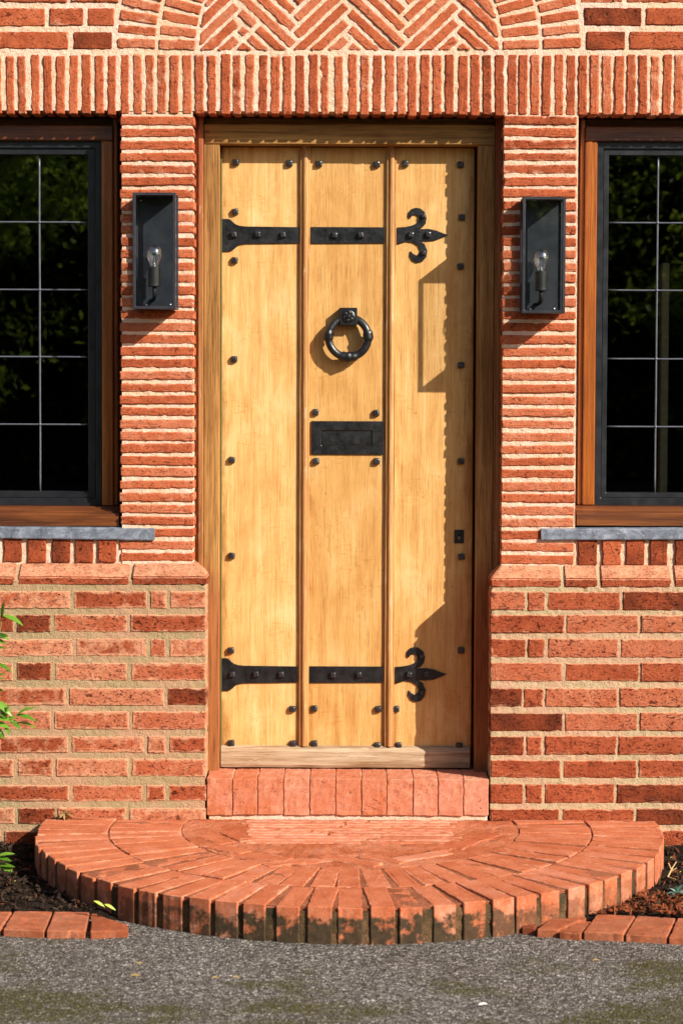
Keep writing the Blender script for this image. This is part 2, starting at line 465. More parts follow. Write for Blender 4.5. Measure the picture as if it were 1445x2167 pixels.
def asphalt_material():
    k = M('asphalt', 0.9, 0.25)
    co = k.coord(rnd=False, world=True)
    wob = k.n('ShaderNodeTexNoise'); k.l(co, wob.inputs['Vector']); wob.inputs['Scale'].default_value = 45
    cw = k.n('ShaderNodeVectorMath', operation='MULTIPLY_ADD'); k.l(wob.outputs['Color'], cw.inputs[0]); cw.inputs[1].default_value = (.02, .02, .02); k.l(co, cw.inputs[2])
    v = k.voro(cw.outputs[0], 170, out='Color')
    vd = k.voro(cw.outputs[0], 170)
    sep = k.n('ShaderNodeSeparateColor'); k.l(v, sep.inputs[0])
    g = k.math('ADD', k.math('MULTIPLY', sep.outputs[0], 0.5), k.math('MULTIPLY', k.noise(co, 110, 6, 0.8), 0.9))
    c = k.cramp(g, [(0.38, sl(40, 35, 31)), (0.62, sl(86, 80, 75)), (0.84, sl(126, 119, 113)), (1.0, sl(196, 188, 180))])
    c = k.mix(k.ramp(vd, 0.45, 0.9, 0, 0.5), c, sl(50, 43, 36))
    big = k.noise(co, 3.2, 5, 0.6)
    c = k.mix(k.ramp(big, 0.42, 0.64, 0.0, 0.45), c, k.mix(1.0, c, (0.68, 0.62, 0.54, 1), 'MULTIPLY'))
    # moss films in patches, thick towards the drive's damp edge
    p = k.n('ShaderNodeSeparateXYZ'); k.l(co, p.inputs[0])
    ax_ = k.ramp(k.math('ABSOLUTE', k.math('ADD', p.outputs[0], 0.1)), 0.25, 0.95, -0.10, 0.07)
    edge = k.math('ADD', ax_, k.ramp(p.outputs[1], -1.15, -1.85, -0.12, 0.12))
    mo = k.math('ADD', 0.5, k.math('MULTIPLY', 1.35, k.math('SUBTRACT', k.noise(k.coord((.7, 1, 1), rnd=False, world=True), 4.0, 8, 0.72), 0.5)))
    mf = k.ramp(k.math('ADD', mo, edge), 0.45, 0.58)
    mf = k.math('MULTIPLY', mf, k.ramp(k.noise(co, 90, 3), 0.36, 0.56, 0.15, 0.97))
    c = k.mix(mf, c, k.mix(k.noise(co, 60, 3), sl(34, 31, 10), sl(88, 82, 28)))
    k.color(c)
    k.bump(k.math('ADD', k.math('MULTIPLY', vd, -1.0), k.math('MULTIPLY', k.noise(co, 60, 4), 0.8)), 0.006)
    return k.m
mat_asphalt = asphalt_material()

# ------------------------------------------------------------------ bricks
def brick_verts(poly, depth, bevel, jit, seg=0.013):
    jit *= 0.5; bevel *= 0.6
    """A brick from its outline: rounded, slightly uneven prism. (a, b, n): n = 0 is the face, negative is inside the wall."""
    pts = []
    k = len(poly)
    cx = sum(p[0] for p in poly) / k; cy = sum(p[1] for p in poly) / k
    for i in range(k):
        p, q = Vector(poly[i]), Vector(poly[(i + 1) % k])
        L = (q - p).length
        if L < 1e-5: continue
        n = max(1, round(L / seg))
        d = (q - p) / L
        cut = min(0.2 * L, bevel * (0.6 + random.random()))
        pts.append(p + d * cut)
        for j in range(1, n):
            t = j / n
            nrm = Vector((d.y, -d.x))
            pts.append(p + (q - p) * t + nrm * (random.uniform(-jit, jit) - (random.uniform(.001, .003) if random.random() < .06 else 0)))
        pts.append(q - d * min(0.2 * L, bevel * (0.6 + random.random())))
    n = len(pts)
    area = sum(pts[i].x * pts[(i + 1) % n].y - pts[(i + 1) % n].x * pts[i].y for i in range(n))
    if area < 0: pts.reverse()
    inner = []
    for i in range(n):
        d = (pts[(i + 1) % n] - pts[i - 1])
        nr = Vector((-d.y, d.x)); nr = nr / (nr.length + 1e-9)
        inner.append(pts[i] + nr * bevel * random.uniform(0.7, 1.3))
    core = []
    ins = min(0.011, 0.30 * min((pts[i] - pts[(i + n // 2) % n]).length for i in range(n)))
    cc_ = Vector((sum(p.x for p in pts) / n, sum(p.y for p in pts) / n))
    for i in range(n):
        d = (pts[(i + 1) % n] - pts[i - 1])
        nr = Vector((-d.y, d.x)); nr = nr / (nr.length + 1e-9)
        core.append(pts[i] + nr * ins + (cc_ - pts[i]) * .03)
    V = [(p.x, p.y, -depth) for p in pts] + [(p.x, p.y, -bevel * random.uniform(.7, 1.2)) for p in pts] + [(p.x, p.y, random.uniform(-.0006, .0006)) for p in inner] + [(p.x, p.y, random.uniform(-.0004, .0008)) for p in core]
    Fc = []
    for a in (0, n, 2 * n):
        for i in range(n):
            j = (i + 1) % n
            Fc.append((a + i, a + j, a + n + j, a + n + i))
    Fc.append(tuple(range(3 * n, 4 * n)))
    return V, Fc, (cx, cy)
stuff_bins = {}
def brick(poly, y=0.0, depth=0.05, bevel=0.004, jit=0.0016, mat=None, parent=None, tone=0.5, rough=0.6, smear=0.3, out=None, name='brick', tilt=0.0015, flat_z=None, moss=0.0):
    """poly in (x, z) on the upright plane y, or in (x, y) on the level plane flat_z. out: key of the joined rest when it lies out of the picture."""
    V, Fc, c = brick_verts(poly, depth, bevel, jit)
    dy = random.uniform(-tilt, tilt)
    if flat_z is None:
        W = [Vector((a, y + dy - n, b)) for a, b, n in V]      # outward is -y
        cc = Vector((c[0], y, c[1]))
    else:
        W = [Vector((a, b, flat_z + dy + n)) for a, b, n in V]
        cc = Vector((c[0], c[1], flat_z))
    if out is not None:
        stuff_bins.setdefault(out, []).append((W, Fc, mat, parent))
        return None
    me = mesh('brick', [v - cc for v in W], Fc)
    at_ = me.attributes.new('edge', 'FLOAT', 'POINT')
    q_ = len(W) // 4
    at_.data.foreach_set('value', [1.0] * (3 * q_) + [0.0] * (len(W) - 3 * q_))
    o = link(name, me, cc, parent, mat)
    o['tone'] = float(tone); o['rough'] = float(rough); o['smear'] = float(smear); o['moss'] = float(moss)
    return o
def flush_stuff(key, name):
    items = stuff_bins.pop(key, [])
    if not items: return
    V, Fc = [], []
    for W, f, mt, pa in items:
        b = len(V); V += W; Fc += [tuple(i + b for i in q) for q in f]
    o = part(name, V, Fc, items[0][2], items[0][3], loc=V[0])
    o['kind'] = 'stuff'; o['tone'] = 0.5; o['rough'] = 0.5; o['smear'] = 0.3; o['moss'] = 0.0
def in_view(poly):
    us, vs_ = [], []
    for x, z in poly:
        d = Vector((x, 0, z)) - CAM
        us.append(UC + F_PX * d.dot(_R) / d.dot(_F)); vs_.append(VC - F_PX * d.dot(_U) / d.dot(_F))
    return max(us) > 1 and min(us) < IW - 1 and max(vs_) > 1 and min(vs_) < IH - 1
def rect_px(u0, u1, v0, v1, y=0.0):
    a, b = at(u0, v0, y), at(u1, v1, y)
    return [(a.x, b.z), (b.x, b.z), (b.x, a.z), (a.x, a.z)]
def wall_brick(poly, key, **k):
    if not in_view(poly): k['out'] = key
    return brick(poly, **k)
TONE = {'d': 0.12, 'm': 0.42, 'l': 0.72, 'p': 0.92}
def tone_of(ch): return TONE[ch] + random.uniform(-.07, .07)

# ------------------------------------------------------------------ rough mortar bodies
def mortar_face(x, y, z, amp):
    n1 = noise.noise(Vector((x, y, z)) * 55)
    n2 = noise.noise(Vector((x + 7, y, z)) * 150)
    n3 = noise.noise(Vector((x, y + 3, z)) * 9)
    return amp * (n1 * 0.9 + n2 * 0.6 + n3 * 0.6)
def rough_box(name, x0, x1, y0, y1, z0, z1, mat, parent, step=0.011, amp=0.0022):
    """A wall body whose front (y0) and sides are uneven."""
    nx = max(1, round((x1 - x0) / step)); nz = max(1, round((z1 - z0) / step))
    V, Fc = [], []
    idx = {}
    def grid(pf, na, nb, push):
        base = len(V)
        for i in range(na + 1):
            for j in range(nb + 1):
                x, y, z = pf(i / na, j / nb)
                d = mortar_face(x, y, z, amp)
                V.append(Vector((x, y, z)) + push * d)
        for i in range(na):
            for j in range(nb):
                a = base + i * (nb + 1) + j
                Fc.append((a, a + nb + 1, a + nb + 2, a + 1))
    grid(lambda s, t: (x0 + (x1 - x0) * s, y0, z0 + (z1 - z0) * t), nx, nz, Vector((0, 1, 0)))
    ny = 4
    def ry(s): return y0 + 0.0 + (y1 - y0) * s
    grid(lambda s, t: (x0, ry(s), z0 + (z1 - z0) * t), ny, nz, Vector((1, 0, 0)))
    grid(lambda s, t: (x1, ry(s), z0 + (z1 - z0) * t), ny, nz, Vector((-1, 0, 0)))
    grid(lambda s, t: (x0 + (x1 - x0) * s, ry(t), z0), nx, ny, Vector((0, 0, 1)))
    grid(lambda s, t: (x0 + (x1 - x0) * s, ry(t), z1), nx, ny, Vector((0, 0, -1)))
    b = len(V)
    V += [Vector((x0, y1, z0)), Vector((x1, y1, z0)), Vector((x1, y1, z1)), Vector((x0, y1, z1))]
    Fc.append((b, b + 1, b + 2, b + 3))
    return part(name, V, Fc, mat, parent, loc=((x0 + x1) / 2, y0, z0))
def px_body(name, u0, u1, v0, v1, y0, y1, mat, parent, **k):
    a, b = at(u0, v0, max(y0, -0.05)), at(u1, v1, max(y0, -0.05))
    return rough_box(name, a.x, b.x, y0, y1, b.z, a.z, mat, parent, **k)

# =================================================================== GROUND
def ground_sheet():
    xs = [-120, -20, -4] + [-3 + 0.25 * i for i in range(25)] + [4, 20, 120]
    ys = [-120, -30, -8, -4] + [-3 + 0.15 * i for i in range(21)] + [1, 20, 120]
    V = [(x, y, 0.006 * noise.noise(Vector((x * 1.3, y * 1.3, 0))) - 0.012 if -3.1 < x < 3.1 and -3.1 < y < .1 else -0.012) for y in ys for x in xs]
    nx = len(xs)
    Fc = [(j * nx + i, j * nx + i + 1, (j + 1) * nx + i + 1, (j + 1) * nx + i) for j in range(len(ys) - 1) for i in range(nx - 1)]
    o = part('driveway', V, Fc, mat_asphalt, None, loc=(0, 0, 0), smooth=True)
    tag(o, 'grey asphalt drive with mossy patches in front of the step', None, kind='structure')
ground_sheet()

# =================================================================== HOUSE
house = thing('brick_house', 'red brick house front with oak door surround, two leaded windows and patterned brickwork', 'house', (0, 0, 0))
U_L, U_R, V_T = -360, 1810, -430           # how far the built front runs past the picture
SP = 6                                      # mortar edge set back from brick ends, picture points
body_up = px_body('wall', U_L, U_R, V_T, 240, 0.0036, 0.32, mat_mortar_up, house)
pier_l = px_body('wall', 258, 408, 236, 1200, 0.0036, 0.32, mat_mortar_up, house)
pier_r = px_body('wall', 1067, 1215, 236, 1200, 0.0036, 0.32, mat_mortar_up, house)
side_l = px_body('wall', U_L, -268, 236, 1200, 0.0036, 0.32, mat_mortar_up, house, step=0.04)
side_r = px_body('wall', 1738, U_R, 236, 1200, 0.0036, 0.32, mat_mortar_up, house, step=0.04)
apron_l = px_body('wall', -280, 262, 1116, 1200, 0.007, 0.32, mat_mortar_up, house)
apron_r = px_body('wall', 1210, 1750, 1118, 1202, 0.007, 0.32, mat_mortar_up, house)
PY = -0.045
plinth_l = px_body('plinth', U_L, 434, 1194, 1850, PY + 0.0026, 0.32, mat_mortar_l, house, amp=0.0015, step=0.008)
plinth_r = px_body('plinth', 1040, U_R, 1198, 1850, PY + 0.0035, 0.32, mat_mortar_r, house)
# the plinth bodies stop under their sloping top course: cut their upper front edge back
for o, top in ((plinth_l, at(0, 1222, PY).z), (plinth_r, at(1300, 1226, PY).z)):
    for v in o.data.vertices:
        z = v.co.z + o.location.z
        y = v.co.y + o.location.y
        if z > top - 0.03:
            cl = max(0, min(1, (z - top + .03) / .03)) * .05
            if o is plinth_l: v.co.x = min(v.co.x, at(434, 1200, PY).x - cl - o.location.x)
            else: v.co.x = max(v.co.x, at(1040, 1200, PY).x + cl - o.location.x)
        if z > top - 0.006 and y < 0.012:
            if o is plinth_l: v.co.x = min(v.co.x, at(434, 1200, PY).x - .045 - o.location.x)
            else: v.co.x = max(v.co.x, at(1040, 1200, PY).x + .045 - o.location.x)
            v.co.y = min(0.012, PY + 0.005 + max(0, (z - top + 0.004)) * 1.15) - o.location.y

# --- soldier course of thin bricks on end
starts_l = [27, 78, 134, 187, 240, 294, 348, 405, 458, 513, 568, 620, 669, 722, 776, 829, 882, 940, 990, 1042, 1100, 1150, 1202, 1255, 1313, 1362]
starts = [s / 2.007 for s in starts_l] + [708.0] + [720 + s / 1.993 for s in (33, 86, 136, 189, 240, 285, 338, 390, 442, 498, 548, 600, 652, 705, 752, 802, 852, 903, 953, 1003, 1053, 1105, 1156, 1207, 1258, 1308, 1360, 1408)]
starts = [starts[0] - 26.6 * i for i in range(14, 0, -1)] + starts + [starts[-1] + 25.6 * i for i in range(1, 15)]
prev = None
st2 = []
for s in starts:
    if prev is None or s - prev > 19: st2.append(s); prev = s
for i, s in enumerate(st2):
    nxt = st2[i + 1] if i + 1 < len(st2) else s + 26.5
    wd = min(17.6 + random.uniform(-1.2, 1.6), nxt - s - 5)
    t0 = 116 + random.uniform(-2, 2.5); t1 = 242 + random.uniform(-2.0, 1.5) + (2 if s > 720 else 0)
    a, b = at(s, t0), at(s + wd, t1)
    sk = random.uniform(-.0015, .0015)
    poly = [(a.x + sk, b.z), (b.x + sk, b.z), (b.x - sk, a.z), (a.x - sk, a.z)]
    tn = 0.5 + random.uniform(-.2, .14)
    if 930 < s < 1060: tn -= 0.2
    wall_brick(poly, 'up', y=0.0, depth=0.085, bevel=0.0045, jit=0.0022, mat=mat_brick, parent=body_up, tone=tn, rough=0.6, smear=random.uniform(.1, .75))

# --- thin courses of the two piers
for (u0t, u1t, u0b, u1b, va, vb, pr) in ((255, 411.5, 254, 411, 246, 1170, pier_l), (1064.5, 1220.5, 1059, 1213.5, 245, 1174, pier_r)):
    for i in range(37):
        t = i / 36
        v0 = va + (vb - va) * t + random.uniform(-.8, .8)
        v1 = v0 + 18.8 + random.uniform(-1.0, 1.2)
        a = at(u0t + (u0b - u0t) * t, v0); b = at(u1t + (u1b - u1t) * t, v1)
        e0, e1 = random.uniform(-.002, .003), random.uniform(-.003, .002)
        sk = random.uniform(-.0014, .0014)
        poly = [(a.x + e0, b.z - sk), (b.x + e1, b.z + sk), (b.x + e1, a.z + sk), (a.x + e0, a.z - sk)]
        tn = 0.48 + random.uniform(-.2, .2) + 0.14 * t
        brick(poly, y=0.0, depth=0.10, bevel=0.0048, jit=0.0015, mat=mat_brick, parent=pr, tone=tn, rough=0.6, smear=random.uniform(.05, .6))

# --- brick courses either side of the arch
def course(v0, v1, us, key, pr, mat, y=0.0, gap=4.5, tones='', rough=0.6, smear=0.3, vtilt=0.0, jit=0.0016, depth=0.05, bev=0.0045):
    for i in range(len(us) - 1):
        g0, g1 = gap + random.uniform(-1, 1.2), gap + random.uniform(-1, 1.2)
        poly = rect_px(us[i] + g0, us[i + 1] - g1, v0 + random.uniform(-1, 1), v1 + random.uniform(-1, 1), y)
        sk = random.uniform(-.001, .001)
        poly = [(poly[0][0], poly[0][1] + sk), (poly[1][0], poly[1][1] - sk), poly[2], poly[3]]
        ch = tones[i] if i < len(tones) else random.choice('mmlmd')
        wall_brick(poly, key, y=y, depth=depth, bevel=bev, jit=jit, mat=mat, parent=pr, tone=tone_of(ch), rough=rough * random.uniform(.6, 1.3), smear=min(1, smear * random.uniform(.5, 1.5)) * (.3 if ch == 'd' else 1))
CX, CV, R_IN, R_MID, R_OUT = 739.0, 107.0, 318.0, 406.0, 490.0
def outer_u(v, side):
    dv = max(0.0, CV - v)
    return CX + side * math.sqrt(max(0.0, (R_OUT + 8) ** 2 - dv * dv))
course(67, 104, [-332, -170, -8, 150, outer_u(86, -1)], 'up', body_up, mat_brick, tones='mmmd', rough=1.0)
course(17, 54.5, [-390, -232, -70, 100.5, 182, outer_u(36, -1)], 'up', body_up, mat_brick, tones='mmmmm', rough=1.0)
course(-33, 5, [-332, -170, -12, 146, outer_u(-14, -1)], 'up', body_up, mat_brick, tones='mmmm', rough=1.0)
course(67, 105, [outer_u(86, 1), 1326, 1490, 1652, 1812], 'up', body_up, mat_brick, tones='dmmm', rough=1.0)
course(17, 54, [outer_u(36, 1), 1361.5, 1522, 1684, 1812], 'up', body_up, mat_brick, tones='dmmm', rough=1.0)
course(-33, 5, [outer_u(-14, 1), 1322, 1484, 1646, 1808], 'up', body_up, mat_brick, tones='mmmm', rough=1.0)
v = -83.0
k = 0
while v > V_T + 10:
    lu, ru = outer_u(v + 25, -1), outer_u(v + 25, 1)
    if CV - v - 25 > R_OUT: break
    us = []
    x = U_L + (k % 2) * 80
    while x < lu - 50: us.append(x); x += 162
    course(v, v + 38, us + [lu], 'up', body_up, mat_brick)
    us = []
    x = U_R - (k % 2) * 80
    while x > ru + 50: us.append(x); x -= 162
    course(v, v + 38, [ru] + us[::-1], 'up', body_up, mat_brick)
    v -= 50; k += 1
for sd, u0, u1 in ((-1, U_L, -272), (1, 1742, U_R)):
    for i in range(19):
        course(246 + i * 50, 284 + i * 50, [u0, (u0 + u1) / 2, u1], 'up', body_up, mat_brick)
# --- two rings of arch bricks
for r0, r1 in ((R_IN + 7, R_MID - 4), (R_MID + 4, R_OUT)):
    rm = (r0 + r1) / 2
    pitch = 28.0 / rm
    n = int(math.pi / pitch)
    for i in range(n + 1):
        th = 0.035 + i * (math.pi - 0.07) / n
        hw = 9.6 + random.uniform(-.8, .8)
        def P(r_, s):
            da = s * hw
            return (CX - r_ * math.cos(th) - da * math.sin(th) * 1.0, CV - r_ * math.sin(th) + da * math.cos(th))
        q = [P(r0, 1), P(r1, 1), P(r1, -1), P(r0, -1)]
        poly = [(at(a, b).x, at(a, b).z) for a, b in q]
        wall_brick(poly, 'up', y=0.0, depth=0.04, bevel=0.0045, jit=0.002, mat=mat_brick, parent=body_up, tone=0.58 + random.uniform(-.14, .18), rough=0.4, smear=random.uniform(.2, .7))
# --- herringbone panel inside the arch
def clip(poly, a, b):
    """keep the part of poly on the left of the line a->b"""
    out = []
    for i in range(len(poly)):
        p, q = poly[i], poly[(i + 1) % len(poly)]
        sp = (b[0] - a[0]) * (p[1] - a[1]) - (b[1] - a[1]) * (p[0] - a[0])
        sq = (b[0] - a[0]) * (q[1] - a[1]) - (b[1] - a[1]) * (q[0] - a[0])
        if sp >= 0: out.append(p)
        if sp * sq < 0:
            t = sp / (sp - sq)
            out.append((p[0] + (q[0] - p[0]) * t, p[1] + (q[1] - p[1]) * t))
    return out
def area(poly): return 0.5 * sum(poly[i][0] * poly[(i + 1) % len(poly)][1] - poly[(i + 1) % len(poly)][0] * poly[i][1] for i in range(len(poly)))
SLOPE = 0.945
CO_, SI_ = 1 / math.hypot(1, SLOPE), SLOPE / math.hypot(1, SLOPE)
bound = [(CX + (R_IN - 1) * math.cos(a), CV + 0 - (R_IN - 1) * math.sin(a)) for a in [math.pi * i / 28 for i in range(29)]]
bound = [(x, y - 1.5) for x, y in bound]
def strip(p, q, hw=8.9):
    d = (q[0] - p[0], q[1] - p[1]); L = math.hypot(*d); n = (-d[1] / L * hw, d[0] / L * hw)
    return [(p[0] + n[0], p[1] + n[1]), (q[0] + n[0], q[1] + n[1]), (q[0] - n[0], q[1] - n[1]), (p[0] - n[0], p[1] - n[1])]
def herring(p, q):
    poly = strip(p, q, 8.9 + random.uniform(-.5, .5))
    if area(poly) < 0: poly.reverse()
    bb = bound[:]
    if area(bb) < 0: bb.reverse()
    for i in range(len(bb)):
        poly = clip(poly, bb[i], bb[(i + 1) % len(bb)])
        if len(poly) < 3: return
    # merge points that lie close together
    pp = [poly[0]]
    for c in poly[1:]:
        if math.hypot(c[0] - pp[-1][0], c[1] - pp[-1][1]) > 3: pp.append(c)
    if len(pp) < 3 or abs(area(pp)) < 70: return
    w_ = [(at(a, b).x, at(a, b).z) for a, b in pp]
    wall_brick(w_, 'up', y=0.0, depth=0.04, bevel=0.0042, jit=0.0018, mat=mat_brick, parent=body_up, tone=0.6 + random.uniform(-.16, .14), rough=0.35, smear=random.uniform(.2, .65))
for k in range(-3, 4):
    V_ = 622 + 232 * k                    # a valley; the peaks stand 115 either side
    for j in range(-8, 6):
        y0 = 75 + 35.3 * j
        p = (V_ + 5, y0); q = (V_ + 110, y0 - SLOPE * 105)
        herring(p, q)
        yb = 94.5 + 35.3 * j
        p = (V_ - 2, yb); q = (V_ - 113, yb - SLOPE * 111)
        if k == 0 and j in (1, 2):          # the lines left of the first valley are pieced from two lengths
            cu = 0.70 if j == 1 else 0.86
            mpt = (p[0] + (q[0] - p[0]) * cu, p[1] + (q[1] - p[1]) * cu)
            herring(p, (mpt[0] + 3.5, mpt[1] + 3.5 * SLOPE)); herring((mpt[0] - 3.5, mpt[1] - 3.5 * SLOPE), q)
        else:
            herring(p, q)
flush_stuff('up', 'brick_rest')

# --- bricks on end under the window sills
for us in ([-280 + 50 * i for i in range(5)] + [-42, 8, 59, 110, 159, 208],):
    for s in us:
        wall_brick(rect_px(s, s + 38 + random.uniform(-2, 2), 1130, 1190 + random.uniform(-1, 2)), 'apl', y=0.0, depth=0.05, bevel=0.0045, jit=0.002, mat=mat_brick, parent=apron_l, tone=0.14 + random.uniform(-.05, .2), rough=1.1, smear=0.1)
for i, s in enumerate([1223, 1274, 1324, 1375, 1428, 1479, 1530, 1581, 1632, 1683]):
    wall_brick(rect_px(s, s + 38 + random.uniform(-2, 2), 1130, 1196 + random.uniform(-1, 2)), 'apr', y=0.0, depth=0.05, bevel=0.0045, jit=0.002, mat=mat_brick, parent=apron_r, tone=(0.15, 0.5, 0.25, 0.12, 0.1)[i % 5], rough=1.1, smear=0.1)
flush_stuff('apl', 'brick_rest'); flush_stuff('apr', 'brick_rest')

# --- plinth courses
def ext(us, lo, hi, pitch=160):
    us = us[:]
    while us[0] > lo + 60: us.insert(0, max(lo, us[0] - pitch))
    while us[-1] < hi - 60: us.append(min(hi, us[-1] + pitch))
    return us
rows_r = [(1252, 1291.5, [1034, 1114, 1155, 1314, 1474], 'llmdm'), (1301.5, 1340, [1034, 1195.5, 1354, 1512], 'mllm'),
          (1351, 1391.5, [1034, 1115, 1156, 1310, 1470], 'mmlll'), (1403, 1442, [1034, 1192.5, 1354, 1512], 'lmmm'),
          (1456, 1496, [1034, 1106, 1151, 1308, 1468], 'dmlll'), (1508.5, 1547, [1034, 1193, 1351, 1510], 'dllm'),
          (1558, 1597.5, [1034, 1111, 1149, 1306, 1466], 'dmmmm'), (1608.6, 1647, [1034, 1189, 1348, 1508], 'mmmm'),
          (1659, 1700, [1034, 1109, 1149, 1302, 1462], 'mmmdm'), (1711, 1746, [1034, 1186, 1343, 1502], 'mmdm'),
          (1757, 1793, [1034, 1150, 1300, 1460], 'mmmm'), (1803, 1840, [1034, 1190, 1350, 1500], 'mmmm')]
for v0, v1, us, tn in rows_r:
    course(v0, v1, ext(us, 1034, U_R), 'pr', plinth_r, mat_brick_low, y=PY, gap=3.0, tones=tn, rough=0.9, smear=0.12, depth=0.09)
rows_l = [(1251, 1287.5, [-8, 153, 315, 357, 440], 'lmll'), (1301, 1337.5, [-50, 33, 111, 274, 440], 'ddlm'),
          (1352, 1389.5, [-4, 158, 314, 355, 440], 'pmll'), (1402, 1440, [-50, 32, 113, 274, 440], 'pdpl'),
          (1455, 1493, [-16, 143, 352, 440], 'mpd'), (1505, 1543, [-46, 112, 276, 440], 'pll'),
          (1558, 1593.5, [-10, 149, 309, 354, 440], 'mlmm'), (1606, 1644, [-50, 34, 116, 276, 440], 'mmpl'),
          (1661, 1696.5, [-10, 150, 306, 354, 440], 'mlmm'), (1709, 1744, [-50, 36, 120, 271, 440], 'mdll'),
          (1759, 1796, [-60, 6, 160, 320, 440], 'dddm'), (1806, 1842, [-60, 100, 260, 440], 'mmm')]
for v0, v1, us, tn in rows_l:
    n0 = len(us)
    us2 = ext(us, U_L, 440)
    course(v0, v1, us2, 'pl', plinth_l, mat_brick_low, y=PY, gap=4.0, tones='m' * (len(us2) - n0) + tn, rough=0.95, smear=0.72, depth=0.09, bev=0.0035)
# sloping top course: a face below, a weathered slope leaning back to the wall
def slope_brick(u0, u1, vt, vm, vb, inner, pr, tone, key):
    zt, zm, zb = at(u0, vt, 0.0).z, at(u0, vm, PY).z, at(u0, vb, PY).z
    x0, x1 = at(u0, vm, PY).x, at(u1, vm, PY).x
    ins = 0.037
    tx0, tx1 = x0 + (ins if inner == -1 else 0.001), x1 - (ins if inner == 1 else 0.001)
    bm = bmesh.new()
    rr = lambda: random.uniform(-.001, .001)
    n = 6
    fr = [[], [], [], []]
    for i in range(n + 1):
        t = i / n
        fr[0].append(bm.verts.new((x0 + (x1 - x0) * t, PY + rr(), zb + rr())))
        fr[1].append(bm.verts.new((x0 + (x1 - x0) * t, PY + rr(), zm + rr())))
        fr[2].append(bm.verts.new((tx0 + (tx1 - tx0) * t, 0.004, zt + rr())))
        fr[3].append(bm.verts.new((tx0 + (tx1 - tx0) * t, 0.03, zt)))
    bk = [bm.verts.new((x0, 0.12, zb)), bm.verts.new((x1, 0.12, zb)), bm.verts.new((x0, 0.12, zm)), bm.verts.new((x1, 0.12, zm))]
    for a, b in zip(fr, fr[1:]):
        for i in range(n): bm.faces.new((a[i], a[i + 1], b[i + 1], b[i]))
    bk2 = [bm.verts.new((tx0, 0.12, zt)), bm.verts.new((tx1, 0.12, zt))]
    bm.faces.new((fr[0][0], fr[1][0], bk[2], bk[0])); bm.faces.new((fr[0][-1], bk[1], bk[3], fr[1][-1]))
    bm.faces.new((fr[1][0], fr[2][0], fr[3][0], bk2[0], bk[2])); bm.faces.new((fr[1][-1], bk[3], bk2[1], fr[3][-1], fr[2][-1]))
    bm.faces.new([fr[3][i] for i in range(n + 1)] + [bk2[1], bk2[0]])
    bm.faces.new([bk[0], bk[1]] + fr[0][::-1])
    bmesh.ops.recalc_face_normals(bm, faces=bm.faces)
    es = [e for e in bm.edges if len(e.link_faces) == 2 and e.calc_face_angle(0) > 0.5]
    bmesh.ops.bevel(bm, geom=es, offset=0.0035, segments=2, affect='EDGES')
    c = Vector(((x0 + x1) / 2, PY, (zt + zb) / 2))
    for v in bm.verts: v.co -= c
    o = bm_part('plinth_brick', bm, mat_brick_low, pr, c)
    o['tone'] = tone; o['rough'] = 0.7; o['smear'] = 0.5; o['moss'] = 0.0
lefts = [-284, -125, 35, 276, 437]
for i in range(4):
    if lefts[i + 1] > 0:
        slope_brick(lefts[i] + 4, lefts[i + 1] - (4 if i < 3 else 0), 1191, 1221, 1238, 1 if i == 3 else 0, plinth_l, 0.38, 'pl')
rights = [1038, 1190, 1267, 1423, 1582]
for i in range(4):
    slope_brick(rights[i] + (4 if i else 0), rights[i + 1] - 4, 1195, 1225, 1243, -1 if i == 0 else 0, plinth_r, (0.45, 0.3, 0.42, 0.4)[i], 'pr')
flush_stuff('pl', 'brick_rest'); flush_stuff('pr', 'brick_rest')

def roughen(o, amp=.0022, cuts=7):
    bm = bmesh.new(); bm.from_mesh(o.data)
    bmesh.ops.subdivide_edges(bm, edges=[e for e in bm.edges if e.calc_length() > .03], cuts=cuts, use_grid_fill=True)
    for v in bm.verts:
        p = (v.co + o.location) * 60
        v.co += Vector((noise.noise(p), noise.noise(p + Vector((9, 0, 0))), noise.noise(p + Vector((0, 9, 0))))) * amp
    bm.to_mesh(o.data); bm.free()
# --- brick threshold under the door
Z_TH, Z_ST = 0.212, 0.085
thr = box('threshold', at(438, 1690, -.05).x + .004, at(1034, 1690, -.05).x - .004, PY + 0.006, 0.28, Z_ST - 0.08, Z_TH - 0.003, mat_mortar_up, house, 0.003)
br = [437, 491.5, 545, 600, 655, 709.5, 764.5, 818, 873.5, 926, 980, 1034]
for i in range(11):
    a, b = at(br[i] + .9, 1690, PY).x, at(br[i + 1] - .9, 1690, PY).x
    zb = at(700, 1725 + random.uniform(-1, 1), PY).z
    o = box('brick', a, b, PY - random.uniform(0, .002), 0.17, zb, Z_TH + random.uniform(-.001, .001), mat_step, thr, random.uniform(.0018, .003), 2)
    roughen(o)
    o['tone'] = 0.86 + random.uniform(-.2, .18); o['rough'] = 0.55; o['smear'] = random.uniform(.2, .8); o['moss'] = 0.0

# =================================================================== DOOR SURROUND
Y_FR, Y_DR = 0.082, 0.135
d0x, d1x = at(468.5, 900, Y_DR).x, at(1000.5, 900, Y_DR).x
frame = link('door_frame', None, (0, Y_FR, Z_TH), house)
xl0, xl1 = at(431.5, 700, Y_FR).x, at(464.5, 700, Y_FR).x
xr0, xr1 = at(1009, 700, Y_FR).x, at(1045, 700, Y_FR).x
zh0, zh1 = at(740, 306.5, Y_FR).z, at(740, 263, Y_FR).z
z_sp = at(450, 1212, Y_FR).z
for a, b in ((xl0, xl1), (xr0, xr1)):
    box('jamb', a, b, Y_FR, 0.22, Z_TH - .002, zh0 - .0006, mat_jamb, frame, 0.002)
box('head', xl0, xr1, Y_FR - .002, 0.22, zh0, zh1, mat_oak_head, frame, 0.003)
